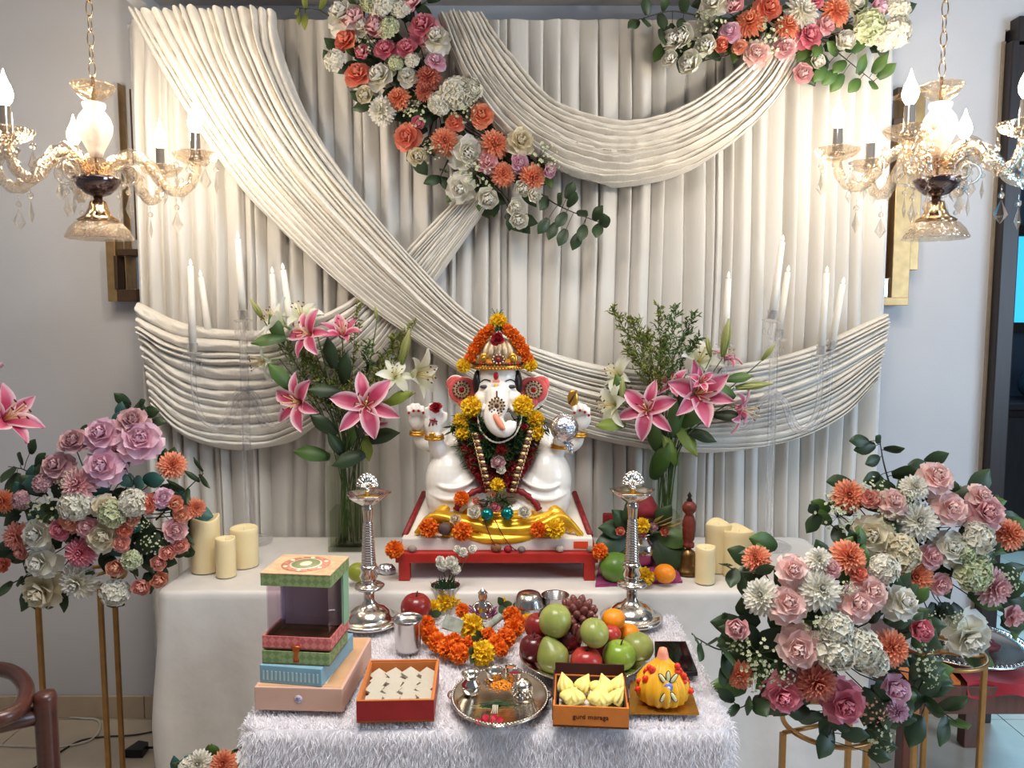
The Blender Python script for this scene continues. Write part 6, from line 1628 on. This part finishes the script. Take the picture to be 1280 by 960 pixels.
def vase(u0, u1, vb, vt, label, lilies, buds, branches, leaves, water, mouth):
    a, b = pz(u0, vb, TZ+.004), pz(u1, vb, TZ+.004)
    Y = a.y; wv = (b.x-a.x); zt_ = py(u0, vt, Y).z; cx, cy = (a.x+b.x)/2, Y+wv/2
    t = thing('lily_vase', label, 'vase', (cx, cy, TZ+.003), 'glass vases of lilies')
    z0 = TZ+.003; H = zt_-z0; th = .004
    gl = MB()
    gl.box((cx, cy, z0+.007), (wv, wv, .014))
    for x, y, w1, w2 in ((0, -wv/2+th/2, wv, th), (0, wv/2-th/2, wv, th), (-wv/2+th/2, 0, th, wv-2*th), (wv/2-th/2, 0, th, wv-2*th)): gl.box((cx+x, cy+y, z0+H/2), (w1, w2, H))
    gl.obj('glass_wall', glass('vase_glass', (248, 250, 246), .92, .0, 1.45), t)
    zw = py(u0, water, Y).z
    MB().box((cx, cy, (z0+.014+zw)/2), (wv-.011, wv-.011, zw-z0-.015)).obj('water', glass('vase_water', (244, 246, 238), .92, .0, 1.33), t)
    M_ = py(mouth[0], mouth[1], cy)
    def stem(to, r=.0022, x=0):
        foot = Vector((cx+random.uniform(-.3, .3)*wv, cy+random.uniform(-.3, .3)*wv, z0+.016))
        lip = Vector((cx+(to.x-cx)*.18+random.uniform(-.2, .2)*wv, cy+random.uniform(-.25, .25)*wv, zt_))
        lip.x = min(max(lip.x, cx-wv*.42), cx+wv*.42)
        MB().tube(smooth([foot, lip, lip.lerp(to, .55)+Vector((0, 0, .02)), to], 16), r, 6).obj('stem', M_STEM, t)
    for k, u, v, d, dx, dz, dy, yy in lilies:
        p = py(u, v, cy+yy); n_ = Vector((dx, dy, dz)).normalized(); sc = d*.5*px(p.y)*1.12
        o = inst('lily', _l[(k, 1+len(t.children) % 3)], frame(p, n_, sc, random.random()*6), t)
        stem(p-n_*sc*.7)
    for u, v, L, an, yy in buds:
        p = py(u, v, cy+yy); an = math.radians(an); dn = Vector((math.cos(an), -.2, math.sin(an)))
        inst('lily_bud', _lb, frame(p, dn, L*.5*px(p.y)/.72, random.random()), t)
        stem(p-dn*L*.5*px(p.y), .0018)
    for pth, n, L, m_ in branches: branch(t, [(a_, b_, random.uniform(-.04, .05)+(cy-Y)) if i else (mouth[0]+random.uniform(-8, 8), mouth[1], cy-Y) for i, (a_, b_) in enumerate(pth)], Y, n, L, m_)
    for i, (u, v, L, an, kd) in enumerate(leaves):
        an = math.radians(an); p = py(u, v, cy-.035+random.uniform(-.02, .02)); dn = Vector((math.cos(an), -.25, math.sin(an))).normalized()
        nrm = Vector((random.uniform(-.5, .5), -1, .6)); x = dn.cross(nrm).normalized(); z = x.cross(dn); sz = L*px(p.y)
        inst('leaf', LONG[kd], Matrix.Translation(p-dn*sz*.5) @ Matrix((x, dn, z)).transposed().to_4x4() @ Matrix.Diagonal((sz*1.25, sz, sz, 1)), t)
        if i % 2 == 0: stem(p-dn*sz*.45, .0010)
    for i in range(3): stem(py(mouth[0]+random.uniform(-25, 25), mouth[1]-random.uniform(20, 80), cy+random.uniform(-.03, .03)))
random.seed(31)
vase(410, 454, 690, 566, 'square glass vase of pink and white lilies behind the gift boxes',
     [('p', 384, 416, 52, -.5, .35, -1, -.05), ('p', 428, 416, 48, .15, .9, -.7, -.02), ('p', 371, 503, 60, -.45, .15, -1, -.07), ('p', 457, 506, 70, .15, .25, -1, -.09), ('w', 348, 402, 54, -.8, .6, -.4, .0), ('w', 376, 394, 46, -.1, .8, -.6, .04), ('w', 330, 452, 48, -1, -.15, -.4, .0), ('w', 522, 468, 58, 1, .0, -.5, -.02), ('p', 466, 530, 34, .4, -.6, -.6, -.03), ('w', 494, 470, 40, .3, .6, -.9, -.04)],
     [(506, 436, 46, 74, -.02), (322, 388, 30, 118, 0), (498, 498, 44, 20, -.03), (470, 392, 18, 95, 0)],
     [([(0, 0), (440, 470), (446, 376)], 26, .05, None), ([(0, 0), (478, 480), (520, 402)], 26, .05, None), ([(0, 0), (478, 470), (495, 420)], 30, .05, G_OLIVE), ([(0, 0), (385, 480), (352, 425)], 28, .055, None), ([(0, 0), (395, 470), (372, 436)], 30, .05, G_OLIVE), ([(0, 0), (420, 470), (405, 440)], 30, .055, None), ([(0, 0), (455, 480), (462, 430)], 30, .055, G_MID), ([(0, 0), (400, 500), (346, 470)], 22, .05, G_MID), ([(0, 0), (430, 500), (425, 440)], 34, .06, None), ([(0, 0), (410, 490), (385, 450)], 34, .06, G_OLIVE), ([(0, 0), (450, 500), (480, 455)], 30, .055, G_OLIVE), ([(0, 0), (425, 520), (405, 480)], 30, .055, G_DARK)],
     [(413, 441, 44, 98, 'd'), (431, 460, 46, 80, 'd'), (404, 488, 44, 178, 'd'), (389, 567, 48, 168, 'm'), (499, 497, 40, 25, 'l'), (459, 561, 34, -80, 'l'), (436, 574, 48, 200, 'd'), (478, 545, 50, 15, 'd'), (350, 470, 46, 128, 'm'), (335, 425, 44, 190, 'm'), (345, 410, 40, 110, 'm'), (420, 555, 40, 120, 'd'), (440, 545, 40, 60, 'm'), (404, 530, 44, 140, 'd'), (450, 530, 40, 80, 'd')], 640, (432, 572))
vase(813, 852, 688, 566, 'square glass vase of lilies and tall goldenrod greenery behind the leaf-decked pot',
     [('p', 808, 512, 62, -.3, .3, -1, -.08), ('p', 873, 492, 74, .1, .2, -1, -.09), ('p', 842, 479, 38, -.3, .7, -.6, -.02), ('p', 928, 512, 52, 1, -.3, -.5, -.04), ('p', 877, 476, 30, .1, .5, -1, -.14), ('w', 772, 468, 46, -.7, .5, -.5, .02), ('w', 765, 506, 52, -1, .1, -.6, -.02), ('w', 874, 450, 54, .1, .7, -.6, .05), ('p', 908, 446, 34, .3, 1, -.3, .04)],
     [(907, 424, 48, 85, -.03), (960, 441, 26, 55, -.02), (941, 482, 44, 8, -.05), (778, 488, 32, 92, -.06), (886, 434, 28, 105, -.02)],
     [([(0, 0), (800, 450), (764, 384)], 34, .06, None), ([(0, 0), (806, 450), (790, 398)], 36, .065, G_OLIVE), ([(0, 0), (815, 450), (806, 420)], 36, .065, G_OLIVE), ([(0, 0), (826, 460), (822, 382)], 34, .06, None), ([(0, 0), (836, 450), (846, 384)], 34, .06, G_MID), ([(0, 0), (842, 450), (870, 392)], 32, .055, G_MID), ([(0, 0), (850, 460), (874, 424)], 28, .055, G_MID), ([(0, 0), (815, 480), (780, 430)], 34, .06, G_OLIVE), ([(0, 0), (825, 470), (830, 430)], 34, .06, G_OLIVE)],
     [(925, 472, 34, 10, 'm'), (904, 488, 40, 155, 'm'), (763, 531, 42, 182, 'l'), (845, 520, 60, 95, 'm'), (858, 548, 56, -58, 'l'), (826, 576, 56, 70, 'm'), (838, 562, 50, 120, 'l'), (818, 545, 44, 100, 'm'), (878, 545, 40, -20, 'd'), (775, 485, 40, 110, 'm'), (912, 520, 40, -5, 'd'), (850, 500, 44, 80, 'd'), (868, 522, 40, 40, 'm')], 645, (834, 572))
# lily at the very edge, in a tall floor vase mostly outside the view
t = thing('lily_vase', 'tall vase with one large pink lily reaching in above the lavender roses', 'vase', (-1.42, 1.9, 0))
p = py(10, 522, 1.9)
n_ = Vector((.85, -.22, .42)).normalized()
inst('lily', _l[('p', 2)], frame(p, n_, 40*px(1.9), .4), t)
inst('lily', _l[('p', 2)], frame(py(-30, 500, 1.92), (-.4, -.6, .8), 50*px(1.9), .4), t)
MB().tube(smooth([p-n_*.04, p+Vector((-.12, .02, -.16)), (-1.42, 1.9, .75), (-1.42, 1.9, .2)], 16), .004, 6).obj('stem', M_STEM, t)
MB().lathe([(.06, .004), (.08, .01), (.07, .3), (.06, .6), (.075, .72), (.07, .72), (.055, .6)], 24, M=T3(-1.42, 1.9, 0)).obj('vase_body', mat('white_ceramic', (222, 218, 210), .3), t)

# ---- clear candelabra
M_ACR = glass('clear_acrylic', (254, 254, 255), .66, .0, 1.42)
M_TAPER = mat('white_taper', (240, 236, 226), .4, var=.02, sss=.2)
M_LED = mat('led_tip', (250, 248, 240), .3, var=0, emit=((255, 244, 220), .35))
def candelabrum(ub, vb, cups, hub_v, label):
    c = pz(ub, vb, TZ+.004); Y = c.y; k = px(Y)
    t = thing('candelabrum', label, 'candelabrum', (c.x, c.y, TZ+.003), 'clear crystal candelabra')
    A = T3(c.x, c.y, TZ+.003)
    MB().lathe([(0, 0), (28*k, 0), (29*k, 2*k), (24*k, 5*k), (10*k, 9*k), (5*k, 14*k), (4*k, 18*k)], 36, M=A).obj('base', M_ACR, t)
    zh = py(ub, hub_v, Y).z; ztop = py(ub, cups[0][1], Y).z
    MB().tube([(c.x, c.y, TZ+.02), (c.x, c.y, zh), (c.x, c.y, ztop)], 5.5*k, 14).obj('stem', M_ACR, t)
    MB().lathe([(5*k, -3*k), (11*k, -1*k), (11*k, 2*k), (5*k, 4*k)], 20, M=T3(c.x, c.y, zh)).obj('hub', M_ACR, t)
    for i, (u, v, dy, tu, tv) in enumerate(cups):
        p = py(u, v, Y+dy)
        if i:
            d = Vector((p.x-c.x, dy, 0)); L = d.length; d.normalize()
            R = lambda f, z: Vector((c.x, c.y, 0))+d*L*f+Vector((0, 0, z))
            pts = smooth([R(.06, zh), R(.25, zh-.03), R(.38, zh-.085), R(.55, zh-.118), R(.78, zh-.105), R(.94, zh-.06), R(1, zh+.0), R(1, p.z)], 26)
            MB().tube(pts, 3.6*k, 10).obj('arm', M_ACR, t)
        q = py(tu, tv, Y+dy*1.1)
        ax = (q-p).normalized()
        M = frame(p, ax)
        MB().lathe([(4*k, -2*k), (11*k, 0), (12*k, 2*k), (6*k, 3*k), (6.5*k, 14*k), (5.6*k, 14*k), (5*k, 4*k), (0, 3*k)], 20, M=M).obj('cup', M_ACR, t)
        L2 = (q-p).length
        tp = inst('taper_candle', MB().lathe([(4.6*k, 3*k), (4.4*k, L2*.5), (3.6*k, L2-9*k), (2*k, L2-8*k), (0, L2-8*k)], 14).mesh('taper_candle', M_TAPER), M, t)
        MB().lathe([(0, L2-8*k), (2.4*k, L2-6*k), (1.6*k, L2-2*k), (0, L2+1*k)], 10, M=M).obj('led_tip', M_LED, t)
        for j in range(3):
            a = j*2.1+i; e = M @ Vector((11*k*math.cos(a), 11*k*math.sin(a), 0))
            m = MB(); m.tube([e, e-Vector((0, 0, 9*k))], .0008, 4); m.ell(e-Vector((0, 0, 13*k)), (2.2*k, 2.2*k, 4.5*k), 8, 6); m.obj('drop', M_ACR, t)
candelabrum(312, 677, [(304, 402, 0, 297, 290), (241, 443, -.02, 238, 324), (264, 441, .05, 250, 338), (346, 436, .05, 340, 334), (368, 440, -.02, 353, 329)], 487, 'clear candelabrum with white tapers behind the pillar candles, beside the low swag')
candelabrum(960, 683, [(964, 402, 0, 979, 294), (1026, 446, -.02, 1034, 333), (1038, 440, .05, 1055, 347), (972, 425, .08, 986, 332), (906, 432, .03, 911, 340)], 492, 'clear candelabrum with white tapers at the far table end behind the bouquets')
# ------------------------------------------------------------------ chair, side table, cables
M_MAHO = mat('mahogany', (74, 38, 30), .35, var=.3, vscale=10, stretch=(1, 1, 5), coat=.2)
t = thing('armchair', 'dark wooden armchair with a curved arm at the picture edge near the gold stand', 'chair', (-1.0, 1.55, 0))
zA = .74
m = MB(); m.tube(smooth([pz(-150, 842, zA), pz(-50, 836, zA), pz(8, 838, zA), pz(31, 856, zA), pz(28, 880, zA), pz(5, 897, zA), pz(-60, 908, zA)], 40), .0155, 12); m.obj('curved_arm', M_MAHO, t)
p = py(56, 866, 1.50)
MB().lathe([(.020, 0), (.020, .4), (.021, p.z-.03), (.022, p.z-.012), (.018, p.z-.002), (.010, p.z), (0, p.z)], 18, M=T3(p.x, 1.50, 0.002)).obj('post', M_MAHO, t)
q = py(-150, 938, 1.44)
MB().tube([py(50, 893, 1.50), q], [.019, .019], 10).obj('rail', M_MAHO, t)
MB().lathe([(.020, 0), (.020, .7), (0, .71)], 16, M=T3(q.x, 1.44, .002)).obj('post', M_MAHO, t)
for x, y in ((p.x-.02, 1.08), (q.x, 1.06)): MB().lathe([(.018, 0), (.018, .44), (0, .45)], 14, M=T3(x, y, .002)).obj('leg', M_MAHO, t)
MB().box(((p.x+q.x)/2, 1.28, .43), (abs(p.x-q.x)+.02, .44, .04), bev=.01).obj('seat', M_MAHO, t)
MB().box(((p.x+q.x)/2-.02, 1.27, .49), (abs(p.x-q.x)-.06, .36, .08), bev=.03).obj('cushion', mat('grey_cushion', (176, 172, 168), .8, var=.1, bump=.3, bscale=40), t)
# side table
M_OAK = mat('red_brown_wood', (98, 52, 38), .35, var=.3, vscale=10, stretch=(6, 1, 1), coat=.25)
t = thing('side_table', 'low reddish brown wooden side table under the silver tray by the doorway', 'table', (1.36, 2.42, 0))
zs = py(1200, 862, 2.16).z
MB().box((1.37, 2.40, zs), (.50, .50, .03), bev=.004).obj('table_top', M_OAK, t)
for x, y, w_, d_ in ((1.37, 2.19, .44, .02), (1.37, 2.61, .44, .02), (1.16, 2.40, .02, .42), (1.58, 2.40, .02, .42)): MB().box((x, y, zs-.05), (w_, d_, .07), bev=.003).obj('apron', M_OAK, t)
for x in (1.155, 1.585):
    for y in (2.19, 2.61): MB().box((x, y, (zs-.015)/2), (.045, .045, zs-.016), bev=.003).obj('leg', M_OAK, t)
zt_ = zs+.017
rc = MB(); rc.grid(lambda u, v: Vector((1.30+.31*u+.008*math.sin(v*9), 2.152+.40*v+.010*math.sin(u*11), zt_+.008+.007*math.sin(u*13+v*3)*math.sin(v*8+u))), 30, 24)
rc.grid(lambda u, v: Vector((1.30+.31*u, 2.152+.010*math.sin(u*11)-.006*v, zt_+.008-.040*v*(1+.3*math.sin(u*12)))), 30, 4)
rc.obj('red_cloth', mat('red_cloth', (176, 30, 48), .75, var=.15, vscale=30, sheen=.3), None, label='crumpled red cloth under the silver tray on the side table', cat='cloth')
oc = MB(); oc.grid(lambda u, v: Vector((1.135+.15*u, 2.16+.25*v, zt_+.010+.006*math.sin(u*12+v*5))), 16, 10); oc.grid(lambda u, v: Vector((1.135+.15*u, 2.16-.004*v, zt_+.010+.006*math.sin(u*12)-.016*v)), 16, 2)
oc.obj('orange_cloth', mat('orange_cloth', (224, 120, 30), .7, var=.12, sheen=.3), None, label='folded orange cloth on the side table beside the red one', cat='cloth')
c = Vector((1.40, 2.36, zt_+.02))
t = thing('large_silver_tray', 'large round silver tray with a patterned rim on the red cloth', 'tray', c)
A = T3(*c)
MB().lathe([(0, 0), (.14, 0), (.165, .012), (.195, .018), (.198, .022), (.19, .022), (.16, .016), (.137, .005), (0, .005)], 60, M=A).obj('dish', M_SILVER, t)
m = MB()
for i in range(80): m.ell((.182*math.cos(i*PI/40), .182*math.sin(i*PI/40), .022), .0045, 6, 4, 0, A)
m.obj('patterned_rim', M_SILVER, t)
c2 = c+Vector((-.035, .06, .006))
MB().lathe([(0, 0), (.05, 0), (.058, .02), (.066, .05), (.068, .052), (.06, .05), (.05, .015), (0, .006)], 32, M=T3(*c2)).obj('silver_bowl', M_SILVER, None, label='silver bowl standing on the large tray', cat='bowl')
m = MB(); c3 = c+Vector((.04, -.05, .008))
m.ell(c3+Vector((0, 0, .02)), (.045, .035, .02), 14, 10, fn=lambda q: q*(1+.2*noise.noise(q*3))); m.obj('maroon_bundle', mat('maroon_bundle', (86, 24, 34), .6, var=.4, vscale=60), None, label='dark maroon bundle lying on the large silver tray', cat='bundle')
m = MB(); m.ell(c+Vector((-.045, -.075, .024)), (.028, .022, .018), 12, 8, fn=lambda q: q*(1+.2*noise.noise(q*3))); m.obj('dark_dates', mat('dark_date', (44, 30, 34), .4, var=.4, vscale=60), None, label='small dark bundle near the rim of the large silver tray', cat='bundle')
# cables on the floor
m = MB(); m.tube(smooth([pz(v[0], v[1], .004) for v in ((-60, 905), (0, 900), (50, 893), (66, 886), (80, 880), (84, 888), (76, 896), (68, 892), (84, 896), (105, 898), (122, 900), (125, 910), (118, 922), (98, 930), (60, 934), (-40, 930))], 60), .004, 6)
m.obj('white_cable', mat('white_cable', (206, 200, 190), .5), None, label='looped white cable on the floor tiles behind the armchair post', cat='cable')
m = MB(); m.tube(smooth([pz(v[0], v[1], .004) for v in ((20, 975), (50, 955), (75, 940), (100, 926), (130, 921), (165, 919), (190, 915))], 40), .003, 6)
m.obj('dark_cable', mat('dark_cable', (50, 44, 40), .5), None, label='thin dark cable running across the floor to the curtain', cat='cable')
p = pz(167, 948, .0)
MB().prism([(p.x-.03, p.y), (p.x+.03, p.y), (p.x+.028, p.y+.05), (p.x-.01, p.y+.06)], .002, .03).tube([(p.x+.02, p.y+.03, .02), (p.x+.10, p.y+.06, .006)], .004, 6).obj('plug', mat('black_plastic', (18, 18, 20), .3), None, label='small black plug adapter on the floor by the curtain foot', cat='plug')
